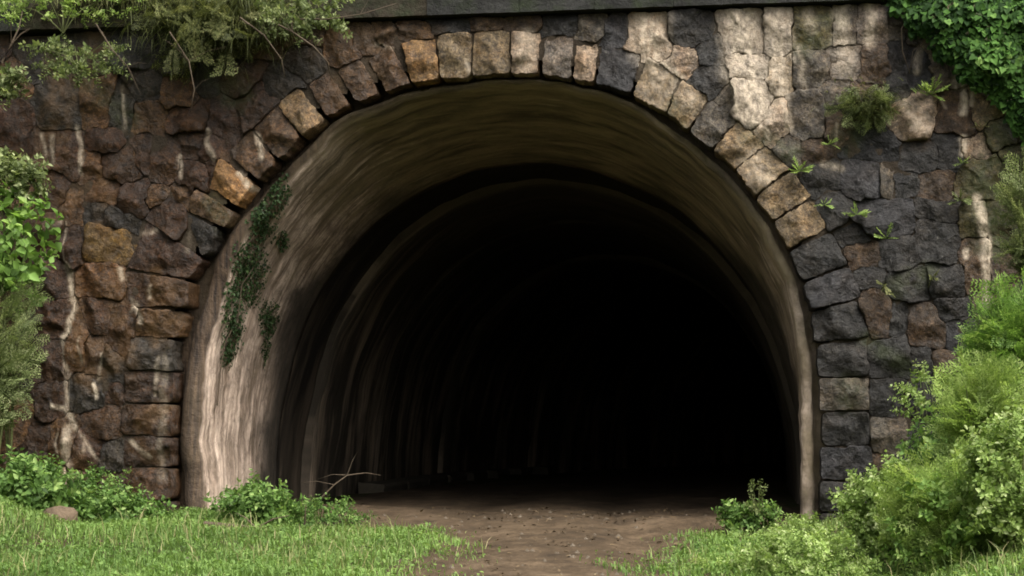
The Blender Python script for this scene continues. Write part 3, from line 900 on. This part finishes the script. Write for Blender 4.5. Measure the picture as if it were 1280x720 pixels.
def leaf_mesh(name, parts, mat):
    "parts: (V, F, tint per vertex)"
    VV, FF, TT, b = [], [], [], 0
    for V, F, t in parts:
        VV.append(np.asarray(V, float).reshape(-1, 3)); FF += [tuple(b+i for i in f) for f in F]
        TT.append(np.broadcast_to(np.asarray(t, float), (len(V),))); b += len(V)
    me = mesh(name, np.vstack(VV), FF, mat)
    attr(me, 'tint', np.concatenate(TT))
    return me

def sprig_mesh(kind, seed, mat):
    "a twig one unit long along +z with its leaves; several variants share their data between all plants"
    r = np.random.default_rng(seed)
    bendv = r.uniform(-.25, .25, 2)
    def at(t):
        return np.stack([bendv[0]*t*t, bendv[1]*t*t, t], -1)
    V, F = [], []
    tube(V, F, [at(np.array(t)) for t in np.linspace(0, .95, 4)], .016, 3)
    parts = [(V, F, .25)]
    if kind in ('leafy', 'broad', 'small'):
        n, ll, ww, T = dict(leafy=(15, .34, .20, T_OVATE), broad=(7, .55, .40, T_OVATE), small=(30, .20, .14, T_OVATE))[kind]
        t = np.sort(r.uniform(.18, 1, n)); a = np.arange(n)*2.4+r.uniform(0, 1, n)
        out = np.stack([np.cos(a), np.sin(a), r.uniform(.1, .9, n)], 1)
        D = unit(out+r.normal(0, .2, (n, 3)))
        N = unit(np.array([0, 0, 1.])+.55*r.normal(0, 1, (n, 3)))
        s = r.uniform(.65, 1.15, n)*(1.15-.45*t)
        P = at(t)+D*(.05 if kind != 'small' else .12*r.uniform(0, 1, (n, 1)))
        Vl, Fl, k = leaves(P, D, N, ll*s, ww*s, T)
        parts.append((Vl, Fl, np.repeat(np.clip(r.normal(.42, .2, n)+.25*(t-.5), 0, 1), k)))
    elif kind in ('feather', 'fern'):
        n = 10 if kind == 'feather' else 17
        for sgn in (-1, 1):
            for i in range(n):
                t = .12+.86*i/n
                base = at(np.array(t))
                ln = (.34 if kind == 'feather' else .24)*math.sin(math.pi*min(1, .18+.82*(1-t)**.8))*r.uniform(.85, 1.15)+.03
                d = unit(np.array([sgn, r.normal(0, .15), .55+r.normal(0, .1)]))
                if kind == 'fern':
                    Vl, Fl, k = leaves([base], [d], [[0, -1, .2]], [ln], [ln*.34], T_LANCE)
                    parts.append((Vl, Fl, np.clip(r.normal(.5, .15), 0, 1)))
                else:
                    m = 5
                    q = np.linspace(.15, 1, m)
                    Pp = base+np.outer(q*ln, d)
                    Pp[:, 1] += r.normal(0, .015, m)
                    for s2 in (-1, 1):
                        dd = unit(d+s2*np.array([-.5*sgn, .2*r.normal(), 1.0])*.8+r.normal(0, .12, (m, 3)))
                        Vl, Fl, k = leaves(Pp, dd, np.tile([0, -1, .3], (m, 1)), .115*(1.15-.5*q), .030*np.ones(m), T_LANCE)
                        parts.append((Vl, Fl, np.repeat(np.clip(r.normal(.5, .2, m), 0, 1), k)))
    return leaf_mesh('sprig' if kind not in ('fern', 'feather') else 'frond', parts, mat)

_cache = {}
def sprigs(kind, mat, n=4):
    key = (kind, mat.name)
    if key not in _cache:
        _cache[key] = [sprig_mesh(kind, 100+7*i+len(kind), mat) for i in range(n)]
    return _cache[key]

def basis(d, roll):
    d = Vector(d).normalized()
    a = d.cross(Vector((.2, .9, .3))).normalized()
    b = d.cross(a)
    x = a*math.cos(roll)+b*math.sin(roll)
    y = d.cross(x)
    return Matrix((x, y, d)).transposed().to_4x4()

def stems_part(root, base, tips, rad=.012, mat=None, r=None):
    "each main stem is a part of its own"
    for t in tips:
        V, F = [], []
        t = Vector(t); m = t*.5+Vector((r.uniform(-.05, .05), r.uniform(-.05, .05), .08*t.length))
        pts = [Vector((0, 0, -.05)), m*.5, m, t*.8+m*.05, t]
        tube(V, F, pts, rad, 5)
        link('stem', mesh('stem', V, F, mat or STEM), root)

def bush(name, label, cat, uv, y, rad_px, kind, mat, n, size, seed, group=None, ry=None, lean=(0, 0, 0), shell=.45, nst=6, up=.5, base_v=None):
    "plant whose crown centre sits on the sight line of uv at depth y; rad_px = half width and half height in photo pixels there"
    r = np.random.default_rng(seed)
    c = px(*uv, y)
    sc = (c-CAM).dot(FWD)/FPX
    rx, rz = rad_px[0]*sc, rad_px[1]*sc
    ry = ry or rx*.8
    bz = float(ground_z(c.x, y)) if base_v is None else px(uv[0], base_v, y).z
    base = Vector((c.x, y, min(bz, c.z-.1)))
    root = thing(name, label, cat, base, group)
    cen = np.array(c-base)
    vs = sprigs(kind, mat)
    tips = []
    for k in range(nst):
        a = r.uniform(0, 6.28); q = r.uniform(.2, .75)
        tips.append(cen+np.array([math.cos(a)*rx*q, math.sin(a)*ry*q, rz*r.uniform(.1, .7)]))
    rr = random.Random(seed)
    stems_part(root, base, tips, max(.006, .012*size/.3), None, rr)
    for k in range(n):
        d = r.normal(0, 1, 3); d /= np.linalg.norm(d)
        q = shell+(1-shell)*r.uniform()**.6
        q *= 1+.22*float(fbm(d[0]*2+seed, d[1]*2, d[2]*2+5, seed=seed % 40, octs=2))
        p = cen+d*np.array([rx, ry, rz])*q*.88
        dr = d*np.array([1, 1, .7])+np.array([0, 0, up])+r.normal(0, .35, 3)+np.array(lean)
        s = size*r.uniform(.65, 1.25)
        M = Matrix.Translation(Vector(p)-Vector(dr).normalized()*s*.5) @ basis(dr, r.uniform(0, 6.28)) @ Matrix.Diagonal((s, s, s, 1))
        o = link(vs[k % len(vs)].name.split('.')[0], vs[k % len(vs)], root)
        o.matrix_local = M
    return root

# --- right-hand side
G_R = 'bushes on the right bank'
bush('feathery_shrub', 'tall feathery yellow-green shrub at the right picture edge', 'shrub', (1278, 455), -3.2, (64, 110), 'feather', L_BRIGHT, 190, .42, 1, G_R, shell=.3)
bush('feathery_shrub', 'bright feathery shrub leaning from the right bank below the pale stain', 'shrub', (1232, 520), -3.6, (54, 74), 'feather', L_YELLOW, 120, .38, 2, G_R, shell=.3)
bush('leafy_shrub', 'pale small-leaved shrub hiding the foot of the right pier', 'shrub', (1114, 634), -3.4, (66, 60), 'small', L_PALE, 260, .26, 3, G_R, shell=.3)
bush('feathery_shrub', 'large soft feathery shrub filling the bottom right corner', 'shrub', (1200, 650), -4.4, (104, 92), 'feather', L_YELLOW, 230, .36, 4, G_R, shell=.3)
bush('leafy_shrub', 'mid-green leafy growth mixed through the corner shrub', 'shrub', (1180, 660), -4.5, (92, 76), 'leafy', L_BRIGHT, 120, .22, 41, G_R)
bush('leafy_shrub', 'pale green shrub at the right edge in front of the feathery one', 'shrub', (1262, 606), -5.0, (66, 96), 'small', L_PALE, 250, .26, 5, G_R)
bush('leafy_shrub', 'mid green leafy shrub against the lower right pier stones', 'shrub', (1184, 575), -1.6, (52, 66), 'leafy', L_MID, 130, .28, 6, G_R)
bush('low_weed', 'bright yellow-green weeds beside the path at the bottom right', 'weed', (1000, 704), -4.6, (100, 42), 'small', L_PALE, 260, .19, 7, 'weeds by the path', shell=.3)
bush('low_weed', 'yellow-green weed patch by the bottom edge right of the path', 'weed', (880, 716), -4.4, (60, 16), 'small', L_YELLOW, 100, .12, 8, 'weeds by the path')
bush('low_weed', 'small dark weed standing in the right corner of the arch', 'weed', (934, 650), -.9, (40, 22), 'leafy', L_MID, 80, .19, 9, 'weeds by the path')
bush('low_weed', 'tall thin-stalked weed in front of the right arch foot', 'weed', (946, 630), -1.0, (12, 30), 'small', L_GREY, 16, .16, 10, 'weeds by the path', up=1.2)
bush('low_weed', 'bright low weed under the right arch foot', 'weed', (1004, 672), -2.0, (50, 26), 'small', L_PALE, 110, .18, 11, 'weeds by the path')
bush('twiggy_shrub', 'sparse twiggy shrub with pale leaf tips against the dark stones', 'shrub', (1160, 496), -.9, (46, 40), 'small', L_PALE, 34, .22, 12, G_R)
bush('low_weed', 'thin straggling weeds creeping onto the left side of the path', 'weed', (470, 682), -1.9, (62, 12), 'small', L_DARK, 46, .13, 46, 'weeds by the path')
bush('low_weed', 'small straggling weeds at the right path edge below the dark weed', 'weed', (872, 694), -3.0, (44, 10), 'small', L_MID, 34, .12, 47, 'weeds by the path')
bush('feathery_shrub', 'brownish green feathery shrub below the ivy at the right edge', 'shrub', (1284, 285), -1.4, (26, 95), 'feather', L_GREY, 80, .36, 13, G_R, base_v=430)
bush('feathery_shrub', 'mid green shrub beyond the right picture edge', 'shrub', (1340, 500), -3.0, (60, 150), 'feather', L_BRIGHT, 120, .42, 14, G_R)

# --- left-hand side
G_L = 'plants along the left wall'
bush('leafy_shrub', 'pale small-leaved shrub at the left edge above the broad leaves', 'shrub', (14, 222), -.9, (48, 36), 'leafy', L_GREY, 90, .28, 21, G_L, base_v=330)
bush('broad_leaved_shrub', 'bright green broad-leaved shrub at the left edge', 'shrub', (20, 312), -1.1, (60, 84), 'broad', L_BRIGHT, 100, .25, 22, G_L, shell=.2)
bush('feathery_shrub', 'pale feathery shrub at the left edge below the broad leaves', 'shrub', (-4, 440), -1.4, (50, 104), 'feather', L_GREY, 84, .40, 23, G_L, shell=.1)
bush('broad_leaved_shrub', 'green leafy plants at the wall foot in the left corner', 'shrub', (30, 622), -1.2, (96, 58), 'leafy', L_MID, 190, .28, 24, G_L, shell=.3)
bush('low_weed', 'low green weeds at the foot of the stained stones', 'weed', (148, 644), -.7, (74, 34), 'leafy', L_MID, 150, .20, 25, G_L, shell=.2)
bush('low_weed', 'loose tall weeds standing against the wall base left of the pier', 'weed', (96, 622), -.5, (90, 44), 'small', L_MID, 110, .28, 42, G_L, up=1.0, shell=.1)
bush('leafy_shrub', 'dark shrub outside the left picture edge', 'shrub', (-60, 480), -1.0, (60, 160), 'leafy', L_DARK, 120, .34, 26, G_L)
bush('low_bush', 'small dark green bush growing in the left corner of the arch', 'bush', (314, 634), -.5, (58, 34), 'leafy', L_MID, 150, .22, 27, G_L, shell=.2)
bush('low_weed', 'soft green weeds trailing from the bush into the arch', 'weed', (402, 650), -.3, (74, 26), 'small', L_MID, 130, .19, 28, G_L)

# --- over the top on the left
G_T = 'plants hanging over the coping'
bush('overhanging_shrub', 'yellow-green leafy shrub along the top left picture edge', 'shrub', (80, 0), -.4, (140, 26), 'small', L_YELLOW, 140, .24, 31, G_T, base_v=36, up=.1)
bush('overhanging_shrub', 'grey-green drooping branch in front of the upper left stones', 'shrub', (98, 74), -.7, (66, 34), 'small', L_GREY, 46, .26, 32, G_T, base_v=20, up=-.3)
bush('overhanging_shrub', 'tangle of bramble sprays over the left end of the clear coping', 'bramble', (378, 18), -.5, (74, 34), 'small', L_GREY, 56, .26, 33, G_T, base_v=10, up=-.1)
bush('overhanging_shrub', 'sparse grey-green sprays at the left picture edge above the fern', 'shrub', (8, 104), -.6, (34, 26), 'leafy', L_GREY, 30, .24, 34, G_T, base_v=40, up=-.2)
bush('overhanging_shrub', 'feathery olive growth mounded over the coping left of the bramble', 'shrub', (262, 40), -.35, (84, 62), 'feather', L_OLIVE, 80, .36, 35, G_T, base_v=10, up=-.25, shell=.2)

def tuft(name, label, cat, uv, y, rad_px, n, length, mat, seed, hang=1.0, group=None, width=.008):
    "grass tuft whose blades arch out of the wall and hang down"
    r = np.random.default_rng(seed)
    c = px(*uv, y)
    sc = (c-CAM).dot(FWD)/FPX
    root = thing(name, label, cat, c, group)
    V, F, T = [], [], []
    for k in range(n):
        p = np.array([r.normal(0, .5)*rad_px[0]*sc, r.uniform(-.15, .25), r.normal(.1, .5)*rad_px[1]*sc])
        a = r.uniform(math.pi*.8, math.pi*2.2)
        o = np.array([math.cos(a), math.sin(a)*.8, 0])
        L = length*r.uniform(.5, 1.2); wd = width*r.uniform(.6, 1.3)
        side = np.array([-o[1], o[0], 0])*wd
        b = len(V)
        for t, ww in ((0, 1), (.35, .9), (.7, .6), (1, 0)):
            q = p+o*L*(.3+.6*(k % 7)/7)*t+np.array([0, 0, L*((.1+.5*(k % 5)/4)*t-hang*1.05*t*t)])
            if ww:
                V += [q-side*ww, q+side*ww]
            else:
                V.append(q)
        F += [(b, b+1, b+3, b+2), (b+2, b+3, b+5, b+4), (b+4, b+5, b+6)]
        T += [np.clip(r.normal(.4, .22), 0, 1)]*7
    tag(link('blades', leaf_mesh('blades', [(V, F, T)], mat), root), kind='stuff')
    return root
tuft('grass_tuft', 'large shaggy olive grass tuft hanging over the top left of the arch', 'grass tuft', (258, 16), -.35, (80, 50), 2600, .46, L_OLIVE, 41, .75, G_T, .006)
tuft('grass_tuft', 'thin grass fringe hanging beside the bramble above the left voussoirs', 'grass tuft', (335, 12), -.2, (36, 22), 900, .50, L_OLIVE, 42, .9, G_T)
tuft('grass_tuft', 'mossy green grass tuft hanging over the dark hollow on the right', 'grass tuft', (1086, 132), -.12, (38, 26), 900, .24, L_OLIVE, 43, .5, 'wall plants', .006)
bush('moss_cushion', 'soft mossy growth around the grass tuft over the dark hollow', 'moss', (1082, 138), -.12, (40, 32), 'feather', L_GREY, 44, .20, 45, 'wall plants', ry=.12, up=-.1, base_v=150, shell=.2)
tuft('grass_tuft', 'olive grass along the top left picture edge', 'grass tuft', (150, -8), -.1, (110, 12), 1500, .42, L_OLIVE, 44, .8, G_T)

# --- ferns rooted in the joints on the right
def wall_fern(label, uv, n, size, mat, seed, droop=.3, spread=1.0):
    c = px(*uv, -.06)
    root = thing('wall_fern', label, 'fern', c, 'wall plants')
    r = random.Random(seed)
    vs = sprigs('fern', mat)
    for k in range(n):
        a = (k+.5)/n*math.pi+r.uniform(-.2, .2)
        d = Vector((math.cos(a)*spread, -.35-r.random()*.8, math.sin(a)*.9-droop*r.uniform(.3, 2.2)+r.uniform(-.2, .2)))
        s = .85*size*r.uniform(.75, 1.15)
        o = link('frond', vs[k % len(vs)], root)
        o.matrix_local = basis(d, r.uniform(-.4, .4)+math.pi/2) @ Matrix.Diagonal((s, s, s, 1))
wall_fern('bright fern fanned over the pink stone under the ivy', (1164, 118), 11, .26, L_YELLOW, 1)
wall_fern('bright fern beside the pale right voussoirs', (1000, 214), 9, .20, L_YELLOW, 2)
wall_fern('vivid star-shaped fern left of the squared dark stone', (1071, 268), 12, .17, L_YELLOW, 3)
wall_fern('pale two-armed fern below the squared dark stone', (1108, 298), 5, .20, L_PALE, 4, 0)
wall_fern('thin drooping fern above the reddish stone on the right', (1105, 356), 5, .20, L_OLIVE, 5, .7, .5)
wall_fern('faint fern on the dark stones right of the drooping one', (1166, 346), 6, .18, L_OLIVE, 6, .5, .6)
wall_fern('small fern at the lower left of the hanging grass tuft', (1038, 180), 7, .16, L_YELLOW, 7)
wall_fern('little mossy fern under the round pink stone', (1202, 204), 6, .15, L_YELLOW, 8)
wall_fern('mossy fern between the brown stones above the round pink one', (1226, 160), 6, .16, L_OLIVE, 9)
wall_fern('pale fern in the joint at the end of the brown voussoirs', (1030, 256), 6, .15, L_PALE, 10)
wall_fern('small green fern on the stone above the white stain', (1200, 250), 8, .18, L_GREY, 11)

# --- ivy over the wing of the wall
def ivy():
    root = thing('ivy', 'dense dark green ivy pouring over the top right of the wall', 'ivy', px(1230, 40, -.1))
    r = np.random.default_rng(61)
    bu = [1085, 1100, 1150, 1172, 1200, 1232, 1256, 1268, 1285, 1330, 1420]
    bv = [-30, 4, 32, 72, 92, 112, 138, 168, 185, 240, 300]
    P = []
    while len(P) < 11000:
        u, v = r.uniform(1085, 1420), r.uniform(-70, 300)
        lim = np.interp(u, bu, bv)+14*float(vnoise(u*.05, v*.03, seed=9))+7*float(vnoise(u*.2, v*.2, seed=10))
        if v > lim:
            continue
        dep = min(1, (lim-v)/60)
        bump = .22*float(fbm(u*.025, v*.025, seed=13))
        y = -.10-.28*dep**.5*(1+bump*2)+r.uniform(-.05, .08)+max(0, (20-v))*.006
        P.append(tuple(px(u, v, y))+(v,))
    P = np.array(P)
    pos = P[:, :3]-np.array(root.location)
    n = len(pos)
    D = unit(np.stack([r.normal(0, .55, n), -.35+r.normal(0, .25, n), -.8+r.normal(0, .35, n)], 1))
    N = unit(np.stack([r.normal(0, .35, n), -1+r.normal(0, .2, n), .45+r.normal(0, .3, n)], 1))
    s = r.uniform(.045, .088, n)
    bumpt = fbm(P[:, 0]*2.2, P[:, 2]*2.2, seed=15, octs=2)
    tint = np.clip(r.normal(.38, .2, n)+.18*bumpt+.35*(r.uniform(size=n) > .93), 0, 1)
    order = np.argsort(pos[:, 1])                          # the ones nearest the viewer are parts
    front = [i for i in order if s[i] > .07][:240]
    rest = np.setdiff1d(np.arange(n), front)
    V, F, k = leaves(pos[rest], D[rest], N[rest], s[rest], s[rest]*.95, T_HEART)
    tag(link('foliage', leaf_mesh('foliage', [(V, F, np.repeat(tint[rest], k))], L_IVY), root), kind='stuff')
    data = []
    for q in range(5):
        V, F, k = leaves([[0, 0, 0]], [[0, 0, -1]], [[0, -1, 0]], [1], [.95], T_HEART)
        V[:, 1] += .05*np.sin(V[:, 0]*4+q)
        data.append(leaf_mesh('leaf', [(V, F, .3+.14*q)], L_IVY))
    for j, i in enumerate(front):
        d = Vector(D[i]); nn = Vector(N[i]); sd_ = d.cross(nn).normalized(); nn = sd_.cross(d)
        M = Matrix((-sd_, -nn, -d)).transposed().to_4x4()
        o = link('leaf', data[j % 5], root)
        o.matrix_local = Matrix.Translation(pos[i]) @ M @ Matrix.Scale(s[i], 4)
    V, F = [], []
    for k in range(14):
        u0 = r.uniform(1130, 1290)
        pts = [Vector(px(u0+q*r.uniform(-10, 10), -20+q*28, -.12))-root.location for q in range(5)]
        tube(V, F, pts, .012, 4)
    link('stem', mesh('stem', V, F, TWIG), root)
ivy()

# --- creeper on the pale inside of the arch
def creeper():
    patches = [(342, 238, 14, 22), (326, 282, 12, 16), (312, 332, 16, 26), (302, 366, 16, 16), (290, 402, 10, 26), (336, 398, 10, 18), (336, 440, 8, 18), (284, 440, 7, 14), (322, 262, 8, 12), (352, 300, 6, 10)]
    r = np.random.default_rng(77)
    me = lining.data
    Vv = np.zeros(len(me.vertices)*3); me.vertices.foreach_get('co', Vv); Vv = Vv.reshape(-1, 3)
    G = Vv.reshape(len(prof), NP, 3)
    pos, nor = [], []
    j = r.integers(4, 5+int(NB*.7), 160000); i = r.integers(2, NP//2, 160000); a = r.uniform(size=(160000, 1)); b = r.uniform(size=(160000, 1))
    Q = (G[j, i]*(1-a)+G[j, i+1]*a)*(1-b)+(G[j+1, i]*(1-a)+G[j+1, i+1]*a)*b
    Nn = unit(np.cross(G[j, i+1]-G[j, i], G[j+1, i]-G[j, i]))
    flip = np.sum(Nn*(np.array([0, 0, 1.5])-Q), 1) < 0
    Nn[flip] *= -1
    U, W = proj(Q)
    root = None
    keep = np.zeros(len(Q), bool)
    for u, v, ru, rv in patches:
        d = ((U-u)/ru)**2+((W-v)/rv)**2
        keep |= d < 2.6*r.uniform(0, 1, len(Q))**1.8
    sel = np.argwhere(keep).ravel()
    r.shuffle(sel)
    sel = sel[:3200]
    P, N = Q[sel], Nn[sel]
    base = Vector(P[np.argmin(P[:, 2])])
    root = thing('creeper', 'dark green creeper in ragged patches on the pale inner arch wall', 'creeper', base)
    P = P-np.array(base)+N*r.uniform(.004, .03, (len(P), 1))
    n = len(P)
    D = unit(np.array([0, 0, -1.])+.6*r.normal(0, 1, (n, 3)))
    s = r.uniform(.022, .048, n)
    V, F, k = leaves(P, D, N+.35*r.normal(0, 1, (n, 3)), s, s*.8, T_OVATE)
    tag(link('foliage', leaf_mesh('foliage', [(V, F, np.repeat(np.clip(r.normal(.4, .2, n), 0, 1), k))], L_CREEP), root), kind='stuff')
    for jj in (5+4,):
        V, F = [], []
        pts = [Vector(G[min(jj+(k % 2), len(prof)-2), k])+Vector((.03, r.normal(0, .06), r.normal(0, .05)))-base for k in range(14, 46, 3)]
        tube(V, F, pts, .010, 4)
        link('stem', mesh('stem', V, F, TWIG), root)
creeper()

# --- dead wood
def branch(name, label, cat, pts, rad, twigs, seed, group=None):
    r = random.Random(seed)
    base = Vector(pts[0])
    root = thing(name, label, cat, base, group)
    P = [Vector(p)-base for p in pts]
    V, F = [], []
    tube(V, F, P, rad, 6)
    link('limb', mesh('limb', V, F, TWIG), root)
    for k in range(twigs):
        i = r.randrange(1, len(P)-1)
        d = Vector((r.uniform(-1, 1), r.uniform(-.6, .3), r.uniform(-.1, .8))).normalized()*r.uniform(.15, .45)
        V, F = [], []
        tube(V, F, [P[i], P[i]+d*.5+Vector((0, 0, .03)), P[i]+d], rad*.4, 4)
        link('twig', mesh('twig', V, F, TWIG), root)
G_B = 'dead branches'
branch('dead_branch', 'dark fallen branch lying on the grass below the left arch foot', 'branch', [px(255, 655, -1.2), px(320, 661, -1.2), px(380, 668, -1.25), px(440, 673, -1.3), px(520, 676, -1.4)], .035, 7, 1, G_B)
branch('dead_branch', 'thin bent dead twig arching before the kerb inside the arch', 'branch', [px(402, 622, -.2), px(418, 606, -.2), px(434, 594, -.15), px(458, 591, 0), px(476, 594, .1)], .010, 3, 2, G_B)
branch('dead_branch', 'bare pale twig slanting across the upper left corner', 'branch', [px(2, 78, -.8), px(14, 56, -.8), px(24, 34, -.75), px(28, 14, -.6)], .016, 3, 3, G_B)
branch('dead_branch', 'long bare bramble stem arching from the coping to the left voussoirs', 'branch', [px(338, 26, -.7), px(366, 40, -.75), px(392, 58, -.75), px(410, 78, -.7), px(414, 100, -.6)], .012, 3, 4, G_B)
branch('dead_branch', 'fine bare bramble stem rising over the coping', 'branch', [px(370, 24, -.6), px(410, 24, -.7), px(450, 18, -.7), px(496, 4, -.6)], .009, 2, 5, G_B)

for k, (pts, lab_) in enumerate([(((120, 30), (140, 62), (160, 84), (176, 118)), 'thin bare twig hanging over the upper left stones'), (((212, 40), (236, 76), (243, 112), (238, 140)), 'bare twig drooping from the olive growth'),
                                 (((300, 22), (330, 44), (352, 74), (356, 96)), 'curved bare stem dangling between the olive growth and the bramble')]):
    branch('dead_branch', lab_, 'branch', [px(u, v, -.75) for u, v in pts], .010, 4, 20+k, G_B)

# --- rocks
def rock(name, label, cat, c, rad, mat, seed, group=None):
    V, F = [], []
    nu, nv = 14, 9
    for j in range(nv+1):
        th = math.pi*j/nv
        for i in range(nu):
            ph = 2*math.pi*i/nu
            V.append((math.sin(th)*math.cos(ph), math.sin(th)*math.sin(ph), math.cos(th)))
    V = np.array(V)
    V = np.sign(V)*np.abs(V)**.88
    k = 1+.30*fbm(V[:, 0]*1.6+seed, V[:, 1]*1.6, V[:, 2]*1.6, seed=seed % 30, octs=2)
    V = V*k[:, None]*np.array(rad)
    for j in range(nv):
        for i in range(nu):
            F.append((j*nu+i, j*nu+(i+1) % nu, (j+1)*nu+(i+1) % nu, (j+1)*nu+i))
    o = obj(name, V, [f[::-1] for f in F], mat)
    o.location = c
    if label:
        tag(o, label, cat, group)
    return o
p = px(74, 652, -1.6)
rock('boulder', 'tan upright rock half hidden in the weeds at bottom left', 'rock', (p.x, p.y, p.z), (.19, .15, .15), BOULDER, 17)
# pebbles scattered over the path
r = np.random.default_rng(5)
V, F = [], []
for k in range(420):
    y = r.uniform(-7, 2.5); x = float(path_mid(y))+r.normal(0, 1.0)
    s = .008+.028*r.uniform()**4
    b = len(V); z = float(ground_z(x, y))+.022+s*.25
    a = r.uniform(0, 6.28, 5)
    for i in range(5):
        t = 2*math.pi*i/5+a[0]*.2
        V.append((x+math.cos(t)*s*r.uniform(.7, 1.1), y+math.sin(t)*s*r.uniform(.7, 1.1), z-s*.3))
    V.append((x+r.uniform(-.3, .3)*s, y, z+s*.55))
    F += [(b+i, b+(i+1) % 5, b+5) for i in range(5)]
tag(obj('gravel', V, F, PEBBLE, smooth=False), 'pale grit and small stones scattered on the dirt path', 'gravel', kind='stuff')

# fallen leaves and bits of stalk on the path
r = np.random.default_rng(15)
n = 420
y = r.uniform(-6.5, 2.5, n); x = path_mid(y)+r.normal(0, 1.3, n)
P = np.stack([x, y, ground_z(x, y)+.032], 1)
D = np.stack([r.normal(size=n), r.normal(size=n), .25*r.normal(size=n)], 1)
V, F, k = leaves(P, D, np.array([0, 0, 1.])+.3*r.normal(size=(n, 3)), r.uniform(.03, .08, n), r.uniform(.012, .04, n))
L_LITTER = mat_leaf('fallen_leaf', (.025, .016, .008), (.110, .075, .035), (.22, .17, .09), .1)
tag(link('leaf_litter', leaf_mesh('leaf_litter', [(V, F, np.repeat(np.clip(r.normal(.4, .25, n), 0, 1), k))], L_LITTER)), 'brown fallen leaves scattered on the dirt path', 'leaf litter', kind='stuff')

# --- turf: blades and small flat leaves
def turf():
    r = np.random.default_rng(9)
    n = 210000
    x = r.uniform(-7.5, 7, n); y = -9.5*r.uniform(0, 1, n)**1.15+.15
    d = x-path_mid(y)
    edge = np.where(d < 0, -d-path_half(y, 0)+.12+.35*fbm(x*1.2, y*1.2, seed=31), d-path_half(y, 1)+.05+.4*fbm(x*1.2, y*1.2, seed=32))
    dens = sm(-.75, .5, edge)**1.5*(.55+.45*sm(-.4, .3, fbm(x*1.6, y*1.6, seed=33)))
    near_arch = (np.abs(x) < 3.1) & (y > -.9)
    dens = np.where(near_arch & (x > -2.2), dens*.15, dens)
    k = r.uniform(size=n) < dens
    x, y = x[k], y[k]
    z = ground_z(x, y)
    n = len(x)
    P = np.stack([x, y, z], 1)
    hgt = (.035+.055*r.uniform(size=n))*(1+.5*fbm(x*.9, y*.9, seed=35, octs=2))
    hgt = np.clip(hgt, .025, .2)
    a = r.uniform(0, 6.28, n)
    o = np.stack([np.cos(a), np.sin(a), np.zeros(n)], 1)
    side = np.stack([-np.sin(a), np.cos(a), np.zeros(n)], 1)*(.0035+.0035*r.uniform(size=n))[:, None]
    lean = r.uniform(.2, 1.0, n)[:, None]
    up = np.array([0, 0, 1.])
    m = P+up*hgt[:, None]*.6+o*hgt[:, None]*lean*.3
    t = P+up*hgt[:, None]*(1-.25*lean)+o*hgt[:, None]*lean*.9
    V = np.stack([P-side, P+side, m-side*.8, m+side*.8, t], 1).reshape(-1, 3)
    b = np.arange(n)*5
    F = [(i, i+1, i+3, i+2) for i in b]+[(i+2, i+3, i+4) for i in b]
    tint = np.clip(.42+.16*r.normal(size=n)+.28*fbm(x*.7, y*.7, seed=37, octs=2), 0, 1)
    o1 = link('turf', leaf_mesh('turf', [(V, F, np.repeat(tint, 5))], L_TURF))
    tag(o1, 'short bright green grass covering the ground beside the path', 'grass', kind='stuff')
    tall = np.argsort(-fbm(x*1.1, y*1.1, seed=39)-.6*r.uniform(size=n))[:int(n*.35)][::16]
    V, F, TT = [], [], []
    for i in tall:                                         # taller stalks, some of them dry
        h = r.uniform(.10, .26); o_ = np.array([r.normal(), r.normal(), 0])*.4*h; sd_ = np.array([.0035, .001, 0])
        b = len(V); p0 = P[i]
        V += [p0-sd_, p0+sd_, p0+o_*.35+[0, 0, h*.6]-sd_*.8, p0+o_*.35+[0, 0, h*.6]+sd_*.8, p0+o_+[0, 0, h*.9]]
        F += [(b, b+1, b+3, b+2), (b+2, b+3, b+4)]; TT += [np.clip(r.normal(.45, .3), 0, 1)]*5
    tag(link('tall_grass', leaf_mesh('tall_grass', [(V, F, TT)], mat_leaf('tall_blade', (.05, .10, .014), (.17, .23, .045), (.36, .31, .14)))), 'taller grass stalks and dry stems standing out of the short grass', 'tall grass', kind='stuff')
    q = r.uniform(size=n) < .16
    Pq = P[q]+np.array([0, 0, .02])+up*hgt[q][:, None]*.5
    nq = len(Pq)
    D = np.stack([r.normal(size=nq), r.normal(size=nq), .5*np.ones(nq)], 1)
    N = np.array([0, 0, 1.])+.4*r.normal(size=(nq, 3))
    s = r.uniform(.02, .045, nq)
    V, F, k = leaves(Pq, D, N, s, s*.8, T_OVATE)
    o2 = link('ground_cover', leaf_mesh('ground_cover', [(V, F, np.repeat(tint[q], k))], L_TURF))
    tag(o2, 'small clover-like leaves mixed through the grass', 'ground cover', kind='stuff')
turf()
